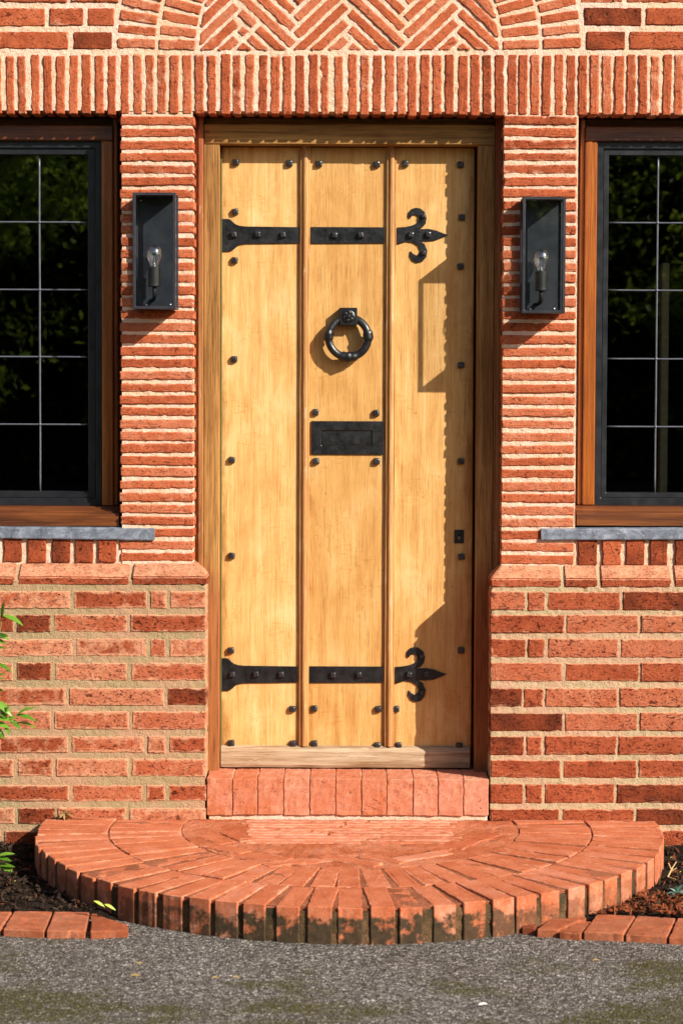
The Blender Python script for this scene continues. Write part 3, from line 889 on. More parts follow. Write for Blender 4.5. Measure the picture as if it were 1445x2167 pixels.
# outer lining: a rounded strip between the brickwork and the jambs
def lining(name, x0, x1, z0, z1, mat, upright=True):
    bm = bmesh.new()
    y0, y1 = Y_FR - .012 + (0 if upright else .045), 0.2
    add_box(bm, x0, x1, y0 + .004, y1, z0, z1, 0.002)
    if upright:
        xm = (x0 + x1) / 2
        add_box(bm, xm - .0035, x1 - .001, y0 - .004, y0 + .012, z0 + .001, z1 - .001, 0.002)
    else:
        add_box(bm, x0 + .002, x1 - .002, y0 - .002, y0 + .012, z0 + .001, z0 + (z1 - z0) * .4, 0.002)
    c = Vector(((x0 + x1) / 2, y0, (z0 + z1) / 2))
    for v in bm.verts: v.co -= c
    return bm_part(name, bm, mat, frame, c)
zl1 = at(740, 247, Y_FR).z
lining('lining', at(414.5, 700, Y_FR).x, xl0 - .0005, Z_TH - .002, zl1, mat_oak_red)
lining('lining', xr1 + .0005, at(1060, 700, Y_FR).x, Z_TH - .002, zl1, mat_oak_red)
lining('lining', xl0 - .0003, xr1 + .0003, zh1 + .0005, zl1, mat_oak_head, False)
def peg(u, v):
    p = at(u, v, Y_FR - .002)
    bm = bmesh.new(); lathe(bm, [(.0062, 0.004), (.006, -.0012), (.004, -.0022)], axis='Y', n=12)
    bm_part('peg', bm, mat_oak_red, frame, p)
peg(440, 279); peg(1037, 274)
for a, b in ((xl1 - .01, d0x + .02), (d1x - .02, xr0 + .01)):
    box('door_stop', a, b, Y_DR + .052, .215, Z_TH - .001, zh0 - .001, mat_oak_frame, frame, .001)
box('door_stop', xl1, xr0, Y_DR + .0525, .214, zh0 - .03, zh0 + .004, mat_oak_head, frame, .001)
box('weather_strip', xl1 + .0008, xl1 + .0048, Y_DR - .012, .2, Z_TH + .01, zh0 - .02, mat_strip, frame, 0.001)

# =================================================================== DOOR
z_d0, z_d1 = at(740, 1624, Y_DR).z, at(740, 312, Y_DR).z
d_x0, d_x1 = at(468.5, 900, Y_DR).x, at(1000.5, 900, Y_DR).x
door = thing('front_door', 'light oak plank front door with black iron strap hinges, square studs and ring knocker', 'door', ((d_x0 + d_x1) / 2, Y_DR, z_d0))
m1, m2 = at(644.5, 900, Y_DR).x, at(826, 900, Y_DR).x
box('backing', d_x0 + .004, d_x1 - .004, Y_DR + .022, Y_DR + .05, z_d0, z_d1, mat_oak_frame, door, 0.001)
for a, b, dl in ((d_x0, m1 - .0015, 0.0), (m1 + .0015, m2 - .0015, 0.55), (m2 + .0015, d_x1, 0.2)):
    o = box('board', a, b, Y_DR, Y_DR + .022, z_d0 + .002, z_d1, mat_oak, door, 0.002)
    o['dull'] = dl
# cover mouldings over the joints: a rounded bead between two fillets
def moulding(xc, z0, z1):
    hw = 0.0150
    prof = [(-hw, 0.0), (-hw, -.009), (-hw + .004, -.0105), (-hw + .0048, -.0085), (-hw + .007, -.012), (-.003, -.0165), (.002, -.0172), (.007, -.016), (hw - .006, -.0122), (hw - .0045, -.0088), (hw - .003, -.0105), (hw, -.009), (hw, 0.0)]
    n = 40
    V, Fc = [], []
    for i in range(n + 1):
        z = z0 + (z1 - z0) * i / n
        wob = 0.0008 * noise.noise(Vector((xc * 9, z * 5, 1)))
        for x, y in prof:
            V.append((xc + x + wob, Y_DR + y + 0.0003 * noise.noise(Vector((x * 90, z * 40, 3))), z))
    k = len(prof)
    for i in range(n):
        for j in range(k - 1):
            a = i * k + j
            Fc.append((a, a + 1, a + k + 1, a + k))
    Fc.append(tuple(range(k))[::-1]); Fc.append(tuple(range(n * k, n * k + k)))
    part('moulding', V, Fc, mat_oak_mould, door)
z_w1 = at(740, 1581, Y_DR - .02).z
moulding(m1, z_w1 + .001, z_d1 + .004); moulding(m2, z_w1 + .001, z_d1 + .004)
# weathered drip board along the foot
def drip():
    y0 = Y_DR - .024
    prof = [(Y_DR - .0005, z_d0 + .001), (y0 + .004, z_d0 + .003), (y0, z_d0 + .012), (y0 + .001, z_w1 - .014), (y0 + .012, z_w1 - .002), (Y_DR - .0005, z_w1 + .002)]
    n = 60
    V, Fc = [], []
    for i in range(n + 1):
        x = d_x0 + .001 + (d_x1 - d_x0 - .006) * i / n
        for y, z in prof:
            V.append((x, y + .0012 * noise.noise(Vector((x * 14, 0, z * 30))), z + .0014 * noise.noise(Vector((x * 11, 5, z * 20)))))
    k = len(prof)
    for i in range(n):
        for j in range(k):
            Fc.append((i * k + j, i * k + (j + 1) % k, (i + 1) * k + (j + 1) % k, (i + 1) * k + j))
    Fc.append(tuple(range(k))); Fc.append(tuple(range(n * k, n * k + k))[::-1])
    part('drip_board', V, Fc, mat_weather, door)
drip()
# studs: square forged heads
def stud_mesh(s, h):
    bm = bmesh.new()
    lv = [(s, 0.002), (s, -h * .5), (s * .80, -h * .88), (s * .55, -h)]
    rings = []
    for hw, y in lv:
        ring = []
        for i in range(4):
            a = math.pi / 4 + math.pi / 2 * i
            for da in (-.13, .13):
                rr = hw * 1.26
                ring.append(bm.verts.new((rr * math.cos(a + da), y, rr * math.sin(a + da))))
        rings.append(ring)
    for a, b in zip(rings, rings[1:]):
        for i in range(8): bm.faces.new((a[i], a[(i + 1) % 8], b[(i + 1) % 8], b[i]))
    bm.faces.new(rings[-1])
    me = bpy.data.meshes.new('stud'); bmesh.ops.recalc_face_normals(bm, faces=bm.faces); bm.to_mesh(me); bm.free()
    me.materials.append(mat_stud)
    return me
STUD, STUD_S = stud_mesh(.0100, .0125), stud_mesh(.0092, .011)
def stud(u, v, y=Y_DR, me=STUD, parent=door, name='stud'):
    o = link(name, me, at(u, v, y), parent)
    o.rotation_euler = (random.uniform(-.1, .1), random.uniform(-.14, .14), random.uniform(-.1, .1))
for u, v in [(500, 344), (613, 346), (675, 347), (797, 348), (857, 347), (974, 349), (498, 448), (497, 551), (496, 760), (491, 973), (491, 1176), (489, 1376), (490, 1572),
             (977, 460), (974, 564), (975, 773), (975, 976), (976, 1178), (975, 1376), (971, 1578), (668, 872), (796, 874), (669, 976), (797, 976),
             (619, 1500), (665, 1499), (800, 1500), (838, 1500), (620, 1573), (665, 1573), (798, 1577), (843, 1577)]:
    stud(u, v)
# strap hinges (three visible lengths, the strap runs beneath the mouldings)
K = 530 / 1445
butt = [(108, 118), (140, 117), (158, 121), (172, 136), (188, 149), (210, 157), (245, 161), (553, 165), (553, 258), (245, 262), (212, 267), (195, 277), (180, 291), (166, 302), (152, 306), (108, 305)]
mid = [(620, 164), (1045, 166), (1045, 258), (620, 260)]
fleur_t = [(1116, 168), (1165, 164), (1200, 157), (1225, 147), (1241, 130), (1244, 110), (1232, 95), (1216, 92), (1203, 102), (1191, 116), (1181, 100), (1186, 76), (1202, 60), (1226, 53), (1254, 58), (1277, 78), (1288, 112), (1282, 146), (1262, 168), (1228, 177),
           (1300, 175), (1345, 185), (1390, 203), (1413, 208), (1390, 221), (1335, 242), (1285, 246), (1246, 243), (1276, 262), (1292, 300), (1286, 338), (1264, 364), (1232, 371), (1206, 357), (1191, 328), (1195, 303), (1211, 319), (1228, 328), (1246, 318), (1252, 298), (1240, 272), (1212, 254), (1170, 248), (1116, 266)]
def plate(poly, u0, v0, k, name, parent, thick=.005):
    bm = bmesh.new()
    vs_ = []
    for a, b in poly:
        p = at(u0 + a * k, v0 + b * k, Y_DR - thick)
        vs_.append(bm.verts.new((p.x, Y_DR - thick, p.z)))
    f = bm.faces.new(vs_)
    r_ = bmesh.ops.extrude_face_region(bm, geom=[f])
    for v in [g for g in r_['geom'] if isinstance(g, bmesh.types.BMVert)]: v.co.y = Y_DR + .001
    bmesh.ops.recalc_face_normals(bm, faces=bm.faces)
    es = [e for e in bm.edges if all(abs(v.co.y - (Y_DR - thick)) < 1e-6 for v in e.verts) and len(e.link_faces) == 2 and e.calc_face_angle(0) > .5]
    bmesh.ops.bevel(bm, geom=es, offset=.0011, segments=1, affect='EDGES')
    bmesh.ops.triangulate(bm, faces=[f_ for f_ in bm.faces if len(f_.verts) > 4])
    n = len(bm.verts)
    c = Vector((sum(v.co.x for v in bm.verts) / n, Y_DR, sum(v.co.z for v in bm.verts) / n))
    for v in bm.verts: v.co -= c
    return bm_part(name, bm, mat_iron, parent, c)
for du, dv, sx in ((430.0, 420.0, 1.0), (426.5, 1350.0, 1.0)):
    h = link('strap_hinge', None, at(du + 200 * K, dv + 210 * K, Y_DR), door)
    plate(butt, du, dv, K, 'strap_butt', h)
    plate(mid, du, dv, K, 'strap_length', h)
    plate(fleur_t, du, dv, K, 'fleur_tip', h)
    for a, b, me in ((178, 210, STUD_S), (315, 208, STUD_S), (460, 210, STUD_S), (758, 213, STUD_S), (908, 212, STUD_S), (1197, 210, STUD_S), (1296, 208, STUD_S), (1268, 103, STUD_S), (1270, 314, STUD_S)):
        s = link('stud', me, at(du + a * K, dv + b * K, Y_DR - .005), h)
        s.rotation_euler = (0, random.uniform(-.2, .2), 0)
        if b in (103, 314): s.scale = (.72, .9, .72)
# ring knocker
kc = at(737, 714, Y_DR - .03)
kn = link('ring_knocker', None, (kc.x, Y_DR, kc.z), door)
bm = bmesh.new()
NT, NS, RK = 72, 14, 0.0625
rings = []
for i in range(NT):
    a = 2 * math.pi * i / NT
    dd = math.degrees(a)
    rr = .0122
    for c0 in (4, 176):                     # side collars with a leaf cup above a double band
        d_ = (dd - c0 + 180) % 360 - 180
        up = d_ if c0 == 4 else -d_
        if -11 < up < -2: rr = .0158 if (-10 < up < -7 or -5.5 < up < -2.5) else .0136
        elif -2 <= up < 16: rr = .0146 + .0016 * math.sin((up + 2) / 18 * math.pi)
    d_ = abs((dd - 270 + 180) % 360 - 180)
    if d_ < 24: rr = .0122 + .0056 * math.cos(d_ / 24 * math.pi / 2) + .0012 * math.cos(d_ * .9)
    ring = []
    for j in range(NS):
        b = 2 * math.pi * j / NS
        lump = 1 + (.07 * math.cos(4 * b + dd * .15) if rr > .0128 else 0)
        q = RK + rr * lump * math.cos(b)
        ring.append(bm.verts.new((q * math.cos(a), -.03 + rr * lump * math.sin(b) + .012 * (math.sin(a) > .0) * max(0, math.sin(a)) ** 3, q * math.sin(a))))
    rings.append(ring)
for i in range(NT):
    a, b = rings[i], rings[(i + 1) % NT]
    for j in range(NS): bm.faces.new((a[j], b[j], b[(j + 1) % NS], a[(j + 1) % NS]))
for v in bm.verts: v.co.z += kc.z - kc.z
bm_part('ring', bm, mat_iron, kn, (kc.x, Y_DR, kc.z), smooth=True)
bc = at(737, 670, Y_DR - .03)
bm = bmesh.new()
add_box(bm, -.0280, .0280, -.036, .001, -.0280, .0280, .002)
lathe(bm, [(.021, -.0355), (.0212, -.0375), (.018, -.0395), (.0165, -.0375)], axis='Y', n=24)
for k in range(6):
    a = k * math.pi / 3 + .3
    lathe(bm, [(.0072, -.0365), (.0066, -.0395), (.004, -.0412), (.001, -.0415)], c=(.0115 * math.cos(a), 0, .0115 * math.sin(a)), axis='Y', n=10)
lathe(bm, [(.0075, -.0365), (.0075, -.0425), (.005, -.0445), (.001, -.045)], axis='Y', n=14)
bm_part('rose_boss', bm, mat_iron, kn, (bc.x, Y_DR, bc.z))
# letter plate
lp = link('letter_plate', None, at(735, 927, Y_DR), door)
A, B = at(658.5, 891, Y_DR - .006), at(811, 962, Y_DR - .006)
C_, D_ = at(680, 911, Y_DR - .006), at(787, 943, Y_DR - .006)
bm = bmesh.new()
def ring_frame(bm, x0, x1, z0, z1, a0, a1, c0, c1, yf, yb):
    o = [(x0, z0), (x1, z0), (x1, z1), (x0, z1)]; i_ = [(a0, c0), (a1, c0), (a1, c1), (a0, c1)]
    ov = [bm.verts.new((x, yf, z)) for x, z in o]; iv = [bm.verts.new((x, yf, z)) for x, z in i_]
    ob = [bm.verts.new((x, yb, z)) for x, z in o]; ib = [bm.verts.new((x, yb, z)) for x, z in i_]
    for k in range(4):
        l = (k + 1) % 4
        bm.faces.new((ov[k], ov[l], iv[l], iv[k])); bm.faces.new((ov[k], ob[k], ob[l], ov[l])); bm.faces.new((iv[k], iv[l], ib[l], ib[k]))
ring_frame(bm, A.x, B.x, B.z, A.z, C_.x, D_.x, D_.z, C_.z, Y_DR - .006, Y_DR + .001)
bmesh.ops.recalc_face_normals(bm, faces=bm.faces)
es = [e for e in bm.edges if len(e.link_faces) == 2 and e.calc_face_angle(0) > .5]
bmesh.ops.bevel(bm, geom=es, offset=.0012, segments=1, affect='EDGES')
c = Vector(((A.x + B.x) / 2, Y_DR, (A.z + B.z) / 2))
for v in bm.verts: v.co -= c
bm_part('surround', bm, mat_iron, lp, c)
box('flap', C_.x + .001, D_.x - .001, Y_DR - .0028, Y_DR + .001, D_.z + .001, C_.z - .001, mat_iron, lp, .001)
# keyhole plate
kp = link('keyhole_plate', None, at(971, 1135, Y_DR), door)
A, B = at(961, 1121, Y_DR), at(981, 1149.5, Y_DR)
bm = bmesh.new()
cx_, cz_ = (A.x + B.x) / 2, (A.z + B.z) / 2
ring_frame(bm, A.x, B.x, B.z, A.z, cx_ - .0028, cx_ + .0028, cz_ - .009, cz_ + .006, Y_DR - .0035, Y_DR + .001)
for v in bm.verts: v.co -= Vector((cx_, Y_DR, cz_))
bm_part('escutcheon', bm, mat_iron, kp, (cx_, Y_DR, cz_))
bm = bmesh.new(); lathe(bm, [(.0042, .001), (.0042, -.0005)], axis='Y', n=12)
bm_part('keyhole', bm, mat_room, kp, (cx_, Y_DR - .0032, cz_ + .004))

# =================================================================== WINDOWS
def window(side, label):
    """side -1: the left window (its right edge shows); +1: the right window."""
    Yf, Yb, Yg = 0.076, 0.094, 0.112
    if side < 0:
        e, st_o, st_i, bl, gl = 253, 249, 216, 190, 187.5      # reveal, timber outer, timber inner, black outer..glass
        px_far = -224; came_u = [85, -18, -121]; hv = [470, 613, 755, 898]
        vt0, vt1, vg0, vb1, vs0 = 248, 297, 327, 1040, 1068
    else:
        e, st_o, st_i, bl, gl = 1222, 1225, 1260, 1282, 1284
        px_far = 1694; came_u = [1388, 1491, 1594]; hv = [471.5, 614.5, 759.5, 903]
        vt0, vt1, vg0, vb1, vs0 = 251, 299, 329, 1043, 1072
    wn = link('window', None, at((e + px_far) / 2, 1068, Yf), house)
    wn['label'] = label
    X = lambda u, y: at(u, 700, y).x
    Z = lambda v, y: at(85 if side < 0 else 1388, v, y).z
    far_o, far_i = (px_far - 62, px_far - 28) if side < 0 else (px_far + 62, px_far + 28)
    lo = lambda a, b: (min(a, b), max(a, b))
    zs, zt = Z(1070, Yf), Z(vt1, Yf)
    # timber
    for uo, ui in ((st_o, st_i), (far_o, far_i)):
        uc = uo + (ui - uo) * .28
        a, b = lo(X(uc, Yf), X(ui, Yf))
        box('stile', a, b, Yf, .2, zs, zt - .0006, mat_win_wood, wn, .003)
        a, b = lo(X(uo, Yf), X(uc, Yf))
        box('stile_bead', a + .0004, b - .0004, Yf + .010, .2, zs, Z(vt0, Yf), mat_win_wood, wn, .004, 2)
    a, b = lo(X(st_o, Yf), X(far_o, Yf))
    ia, ib = lo(X(st_o + (st_i - st_o) * .28, Yf), X(far_o + (far_i - far_o) * .28, Yf))
    box('head', ia, ib, Yf - .002, .2, zt, Z(vt0 + 17, Yf), mat_win_wood_x, wn, .003)
    box('head_bead', ia + .0004, ib - .0004, Yf + .045, .2, Z(vt0 + 17, Yf) + .0005, Z(vt0 - 3, Yf), mat_win_wood_x, wn, .004)
    # sloping sill
    y0 = 0.013
    z_top, z_f1, z_f0 = Z(1070.5, Yf), Z(1087, y0), Z(1112.5, y0)
    sa, sb = lo(X(e + side * -1.0 + side * 2, y0), X(far_o, y0))
    prof = [(.2, z_top), (Yf - .002, z_top), (y0 + .006, z_f1 + .002), (y0, z_f1 - .003), (y0, z_f0), (.2, z_f0)]
    V = [(x, y, z) for x in (sa, sb) for y, z in prof]
    n = len(prof)
    Fc = [(i, (i + 1) % n, n + (i + 1) % n, n + i) for i in range(n)] + [tuple(range(n))[::-1], tuple(range(n, 2 * n))]
    part('sill', V, Fc, mat_win_wood_x, wn)
    # black metal frame, two steps, then the casement
    def rect_frame(name, uo, ui, fo, fi, v0, v0i, v1, v1i, yf, yb, mat, bev=.0015):
        bm = bmesh.new()
        a0, a1 = lo(X(uo, yf), X(fo, yf)); b0, b1 = lo(X(ui, yf), X(fi, yf))
        ring_frame(bm, a0, a1, Z(v1, yf), Z(v0, yf), b0, b1, Z(v1i, yf), Z(v0i, yf), yf, yb)
        bmesh.ops.recalc_face_normals(bm, faces=bm.faces)
        es = [e_ for e_ in bm.edges if len(e_.link_faces) == 2 and e_.calc_face_angle(0) > .5]
        bmesh.ops.bevel(bm, geom=es, offset=bev, segments=1, affect='EDGES')
        c = Vector(((a0 + a1) / 2, yf, (Z(v0, yf) + Z(v1, yf)) / 2))
        for v in bm.verts: v.co -= c
        bm_part(name, bm, mat, wn, c)
    s = side
    f = lambda d: px_far + s * d
    rect_frame('metal_frame', st_i - s * .5, st_i + s * 13, f(28), f(15), vt1 - 1, vt1 + 16, 1070, 1054, Yb - .004, .2, mat_black)
    rect_frame('casement', st_i + s * 13.2, gl + s * .5, f(14.8), f(-.5), vt1 + 16.3, vg0, 1053.7, vb1, Yb + .003, .16, mat_black)
    # panes and lead
    us = [gl] + came_u + [px_far]
    vs_ = [vg0] + hv + [vb1]
    for i in range(len(us) - 1):
        for j in range(len(vs_) - 1):
            a, b = lo(X(us[i], Yg), X(us[i + 1], Yg)); z1, z0 = Z(vs_[j], Yg), Z(vs_[j + 1], Yg)
            x0, x1 = a + .0006, b - .0006
            cx0, cz0 = (x0 + x1) / 2, (z0 + z1) / 2
            tx, tz = random.uniform(-.0012, .0012), random.uniform(-.0012, .0012)    # old panes never lie quite true
            V = [(x, Yg + tx * (x - cx0) / .15 + tz * (z - cz0) / .2, z) for x, z in ((x0, z0 + .0006), (x1, z0 + .0006), (x1, z1 - .0006), (x0, z1 - .0006))]
            part('pane', V, [(0, 1, 2, 3)], mat_glass, wn)
    def came(pts, rad, name='lead_came'):
        bm = bmesh.new(); tube(bm, pts, rad, 8)
        c = Vector(pts[0])
        for v in bm.verts:
            v.co.y = Yg + (v.co.y - Yg) * .8
            v.co -= c
        bm_part(name, bm, mat_came, wn, c, True)
    for u in came_u:
        x = X(u, Yg)
        came([(x + .0006 * noise.noise(Vector((z * 6, u, 0))), Yg, z) for z in [Z(vb1, Yg) + (Z(vg0, Yg) - Z(vb1, Yg)) * i / 24 for i in range(25)]], .0031)
    xa, xb = lo(X(gl, Yg), X(px_far, Yg))
    for v in hv:
        z = Z(v, Yg)
        came([(xa + (xb - xa) * i / 16, Yg - .0003, z + .0005 * noise.noise(Vector((i * 2.1, v, 0)))) for i in range(17)], .0026)
        for u in came_u:
            bm = bmesh.new(); lathe(bm, [(.0052, .001), (.0048, -.0024), (.003, -.0038), (.001, -.0042)], axis='Y', n=10)
            bm_part('solder_joint', bm, mat_came, wn, (X(u, Yg), Yg - .001, z), True)
    return wn
window(-1, 'leaded window on the left with its stile in the shade of the reveal')
window(1, 'leaded window on the right with sunlit orange timber stile')

# lead flashing strips beneath the sills
def flashing(u0, u1, v0a, v0b, v1a, v1b, label):
    n = 46
    V, Fc = [], []
    for i in range(n + 1):
        t = i / n
        u = u0 + (u1 - u0) * t
        v0, v1 = v0a + (v0b - v0a) * t, v1a + (v1b - v1a) * t
        a, b = at(u, v0, 0), at(u, v1, 0)
        wv = noise.noise(Vector((u * .035, 1, 0))) * .003 + noise.noise(Vector((u * .11, 2, 0))) * .0013
        dent = noise.noise(Vector((u * .02, 5, 0))) * .0012
        V += [Vector((a.x, .03, a.z + .004)), Vector((a.x, -.005 + wv * .3, a.z + wv * .2)), Vector((a.x, -.0070 + wv * .5, a.z - .003 + wv * .2)), Vector((b.x, -.0085 + wv * .7 + dent, b.z + .003 + wv * .25)), Vector((b.x, -.0072 + wv * .7 + dent, b.z + wv * .25)), Vector((b.x, .012, b.z + .006))]
    k = 6
    for i in range(n):
        for j in range(k - 1):
            Fc.append((i * k + j, i * k + j + 1, (i + 1) * k + j + 1, (i + 1) * k + j))
    Fc.append(tuple(range(k))); Fc.append(tuple(range(n * k, n * k + k))[::-1])
    o = part('flashing', V, Fc, mat_lead, house)
    o['label'] = label
flashing(-280, 328, 1113, 1118.5, 1135, 1143, 'grey lead flashing beneath the left window')
flashing(1144, 1752, 1119, 1117, 1142.5, 1140, 'grey lead flashing beneath the right window, browned at its end')

# dark rooms behind the glass
def room(u0, u1):
    a, b = at(u0, 220, .3), at(u1, 1180, .3)
    x0, x1, z0, z1, y0, y1 = a.x, b.x, b.z - (.9 if u0 == 395 else .6), a.z, (.222 if u0 == 395 else .19), 2.6
    V = [(x, y, z) for x in (x0, x1) for y in (y0, y1) for z in (z0, z1)]
    Fc = [(0, 1, 3, 2), (4, 6, 7, 5), (2, 3, 7, 6), (0, 2, 6, 4), (1, 5, 7, 3)]
    o = part('room', V, Fc, mat_room, None, loc=((x0 + x1) / 2, y0, z0))
    tag(o, kind='structure')
room(-300, 330); room(1140, 1770); room(395, 1080)
# pale casing standing inside the right-hand room
ca = at(1402, 1060, .5)
o = box('interior_casing', ca.x - .012, ca.x + .014, .50, .56, at(1402, 1150, .5).z, at(1402, 556, .5).z, mat_casing, None, .003)
tag(o, 'pale upright casing seen dimly through the right window', 'casing')

# =================================================================== LANTERNS
def make_lantern():
    W, H, D, T = .131, .354, .100, .0085
    x, z = W / 2, H / 2
    root = link('wall_lantern', None, (0, 0, 0))
    bm = bmesh.new()
    add_box(bm, -x, x, -.0045, 0.004, -z, z, .0008)
    bm_part('backplate', bm, mat_lantern_back, root, (0, -.004, 0))
    bm = bmesh.new()
    ring_frame(bm, -x, x, -z, z, -x + T, x - T, -z + T, z - T, -D, -D + T)
    ring_frame(bm, -x, x, -z, z, -x + T, x - T, -z + T, z - T, -D + T, -D + T - .0001)
    bmesh.ops.remove_doubles(bm, verts=bm.verts, dist=.0002)
    bmesh.ops.recalc_face_normals(bm, faces=bm.faces)
    es = [e_ for e_ in bm.edges if len(e_.link_faces) == 2 and e_.calc_face_angle(0) > .5]
    bmesh.ops.bevel(bm, geom=es, offset=.0009, segments=1, affect='EDGES')
    bm_part('front_frame', bm, mat_lantern, root, (0, 0, 0))
    for s in (-1, 1):
        bm = bmesh.new()
        add_box(bm, s * x - (T * .8 if s > 0 else 0), s * x + (0 if s > 0 else T * .8), -.0145, -.0085, -z + .003, z - .003, .0006)
        bm_part('rear_post', bm, mat_lantern, root, (0, 0, 0))
    for s, nm in ((-1, 'bottom_plate'), (1, 'top_plate')):
        bm = bmesh.new()
        z0, z1 = (z - .0065, z - .0005) if s > 0 else (-z + .0005, -z + .0065)
        add_box(bm, -x + .0006, x - .0006, -D + T * .6, -.0045, z0, z1, .0006)
        bm_part(nm, bm, mat_lantern, root, (0, 0, 0))
    part('front_glass', [(-x + T - .001, -D + .006, -z + T - .001), (x - T + .001, -D + .006, -z + T - .001), (x - T + .001, -D + .006, z - T + .001), (-x + T - .001, -D + .006, z - T + .001)], [(0, 1, 2, 3)], mat_lglass, root)
    for s in (-1, 1):
        q = s * (x - .003)
        part('side_glass', [(q, -D + T, -z + .006), (q, -.0145, -z + .006), (q, -.0145, z - .006), (q, -D + T, z - .006)], [(0, 1, 2, 3)], mat_lglass, root)
    # lamp: bent arm, holder, clear bulb
    by, bx = -.055, -.004
    hb, ht = -.106, -.048
    bm = bmesh.new()
    tube(bm, [(bx - .014, -.006, -z + .03), (bx - .008, -.02, -z + .030), (bx - .002, -.038, -z + .034), (bx, -.05, -z + .044), (bx, by, -z + .058), (bx, by, hb + .002)], .0062, 10)
    bm_part('arm', bm, mat_holder, root, (0, 0, 0), True)
    bm = bmesh.new()
    lathe(bm, [(.012, hb - .002), (.0185, hb), (.0188, hb + .004), (.0178, hb + .006), (.0182, ht - .004), (.0182, ht), (.0150, ht + .001)], c=(bx, by, 0), n=22)
    bm_part('lamp_holder', bm, mat_holder, root, (0, 0, 0))
    bm = bmesh.new()
    prof = [(.0125, ht - .002), (.0132, ht + .004), (.0160, ht + .012), (.0210, ht + .021), (.0252, ht + .031), (.0265, ht + .040), (.0258, ht + .048), (.0225, ht + .057), (.0165, ht + .064), (.0085, ht + .068), (.001, ht + .069)]
    lathe(bm, [(r_ * .93, h) for r_, h in prof], c=(bx, by, 0), n=26)
    bl = bm_part('bulb', bm, mat_bulb, root, (0, 0, 0), True)
    bm = bmesh.new()
    lathe(bm, [(.0085, ht), (.0050, ht + .007), (.0022, ht + .014), (.0018, ht + .026), (.0030, ht + .029), (.001, ht + .031)], c=(bx, by, 0), n=12)
    for k in range(4):
        a = k * math.pi / 2 + .4
        tube(bm, [(bx, by, ht + .028), (bx + .009 * math.cos(a), by + .009 * math.sin(a), ht + .043)], .0006, 5)
    bm_part('filament_stem', bm, mat_stemglass, bl, (0, 0, 0), True)
    for sx_, sz_ in ((-.033, -z + .0155), (.041, -z + .0165), (-.050, z - .016)):
        bm = bmesh.new(); lathe(bm, [(.0032, 0), (.003, -.0016), (.001, -.0026)], c=(0, 0, 0), axis='Y', n=10)
        bm_part('screw', bm, mat_screw, root, (sx_, -.0085, sz_))
    return root
def copy_tree(o, parent=None):
    c = o.copy(); col.objects.link(c); c.parent = parent
    for ch in list(o.children): copy_tree(ch, c)
    return c
L1 = make_lantern()
a = at(327.2, 531, -.10)
L1.location = (a.x, -.006, a.z)
L2 = copy_tree(L1)
a = at(1150, 540, -.10)
L2.location = (a.x, -.006, a.z)
tag(L1, 'black box wall lantern with clear bulb, left of the door', 'wall lantern', 'wall lanterns beside the door')
tag(L2, 'black box wall lantern with clear bulb, right of the door', 'wall lantern', 'wall lanterns beside the door')

# =================================================================== STEP
SX, SY, SR = at(741, 1735, 0).x, -0.165, 0.949
step = thing('brick_step', 'half-round red brick doorstep of radiating bricks with mossy front edge', 'step', (SX, SY, 0))
def disc(name, r0, z0, z1, mat, amp=0.0015, a0=-math.pi, rings=26, nseg=150, y_max=0.02):
    V, Fc = [], []
    for i in range(rings + 1):
        r_ = r0 * i / rings
        for k in range(nseg):
            a = 2 * math.pi * k / nseg
            x, y = SX + r_ * math.cos(a), min(y_max, SY + r_ * math.sin(a))
            V.append(Vector((x, y, z1 + amp * (noise.noise(Vector((x, y, 0)) * 30) + .7 * noise.noise(Vector((x, y, 2)) * 90)))))
    for i in range(rings):
        for k in range(nseg):
            l = (k + 1) % nseg
            Fc.append((i * nseg + k, (i + 1) * nseg + k, (i + 1) * nseg + l, i * nseg + l))
    b = len(V)
    steps = 6
    for s in range(1, steps + 1):
        for k in range(nseg):
            a = 2 * math.pi * k / nseg
            rr = r0 + .004 * noise.noise(Vector((math.cos(a) * 22, math.sin(a) * 22, s * 1.3)))
            V.append(Vector((SX + rr * math.cos(a), min(y_max, SY + rr * math.sin(a)), z1 + (z0 - z1) * s / steps)))
    prev0 = rings * nseg
    for s in range(steps):
        base = b + s * nseg
        for k in range(nseg):
            l = (k + 1) % nseg
            Fc.append((prev0 + k, base + k, base + l, prev0 + l))
        prev0 = base
    return part(name, V, Fc, mat, step, loc=(SX, SY, z0))
disc('mortar_core', SR - .0055, -.03, Z_ST - .012, mat_mortar_moss, amp=.003)
disc('mortar_bed', SR - .010, Z_ST - .012, Z_ST - .0026, mat_joint, amp=.0020)
def radial(r0, r1, wdt, ang, depth, tone, moss, smear, z=Z_ST, name='brick', taper=1.0):
    c, s = math.cos(ang), math.sin(ang)
    q = []
    for r_, sd, ww in ((r0, -1, wdt * taper), (r1, -1, wdt), (r1, 1, wdt), (r0, 1, wdt * taper)):
        q.append((SX + r_ * c - sd * ww / 2 * s, SY + r_ * s + sd * ww / 2 * c))
    if max(p[1] for p in q) > PY - .002:
        q = clip(q, (-9, PY - .004), (9, PY - .004)) if area(q) < 0 else clip(q, (9, PY - .004), (-9, PY - .004))
        if len(q) < 3 or abs(area(q)) < .0006: return
    brick(q, flat_z=z + random.uniform(-.0025, .0025), depth=depth, bevel=.0030, jit=.0012, mat=mat_step, parent=step, tone=tone, rough=.15, smear=smear, tilt=.001, moss=moss, name=name)
aw = math.asin((0.165 - 0.045) / SR)
n1 = 39
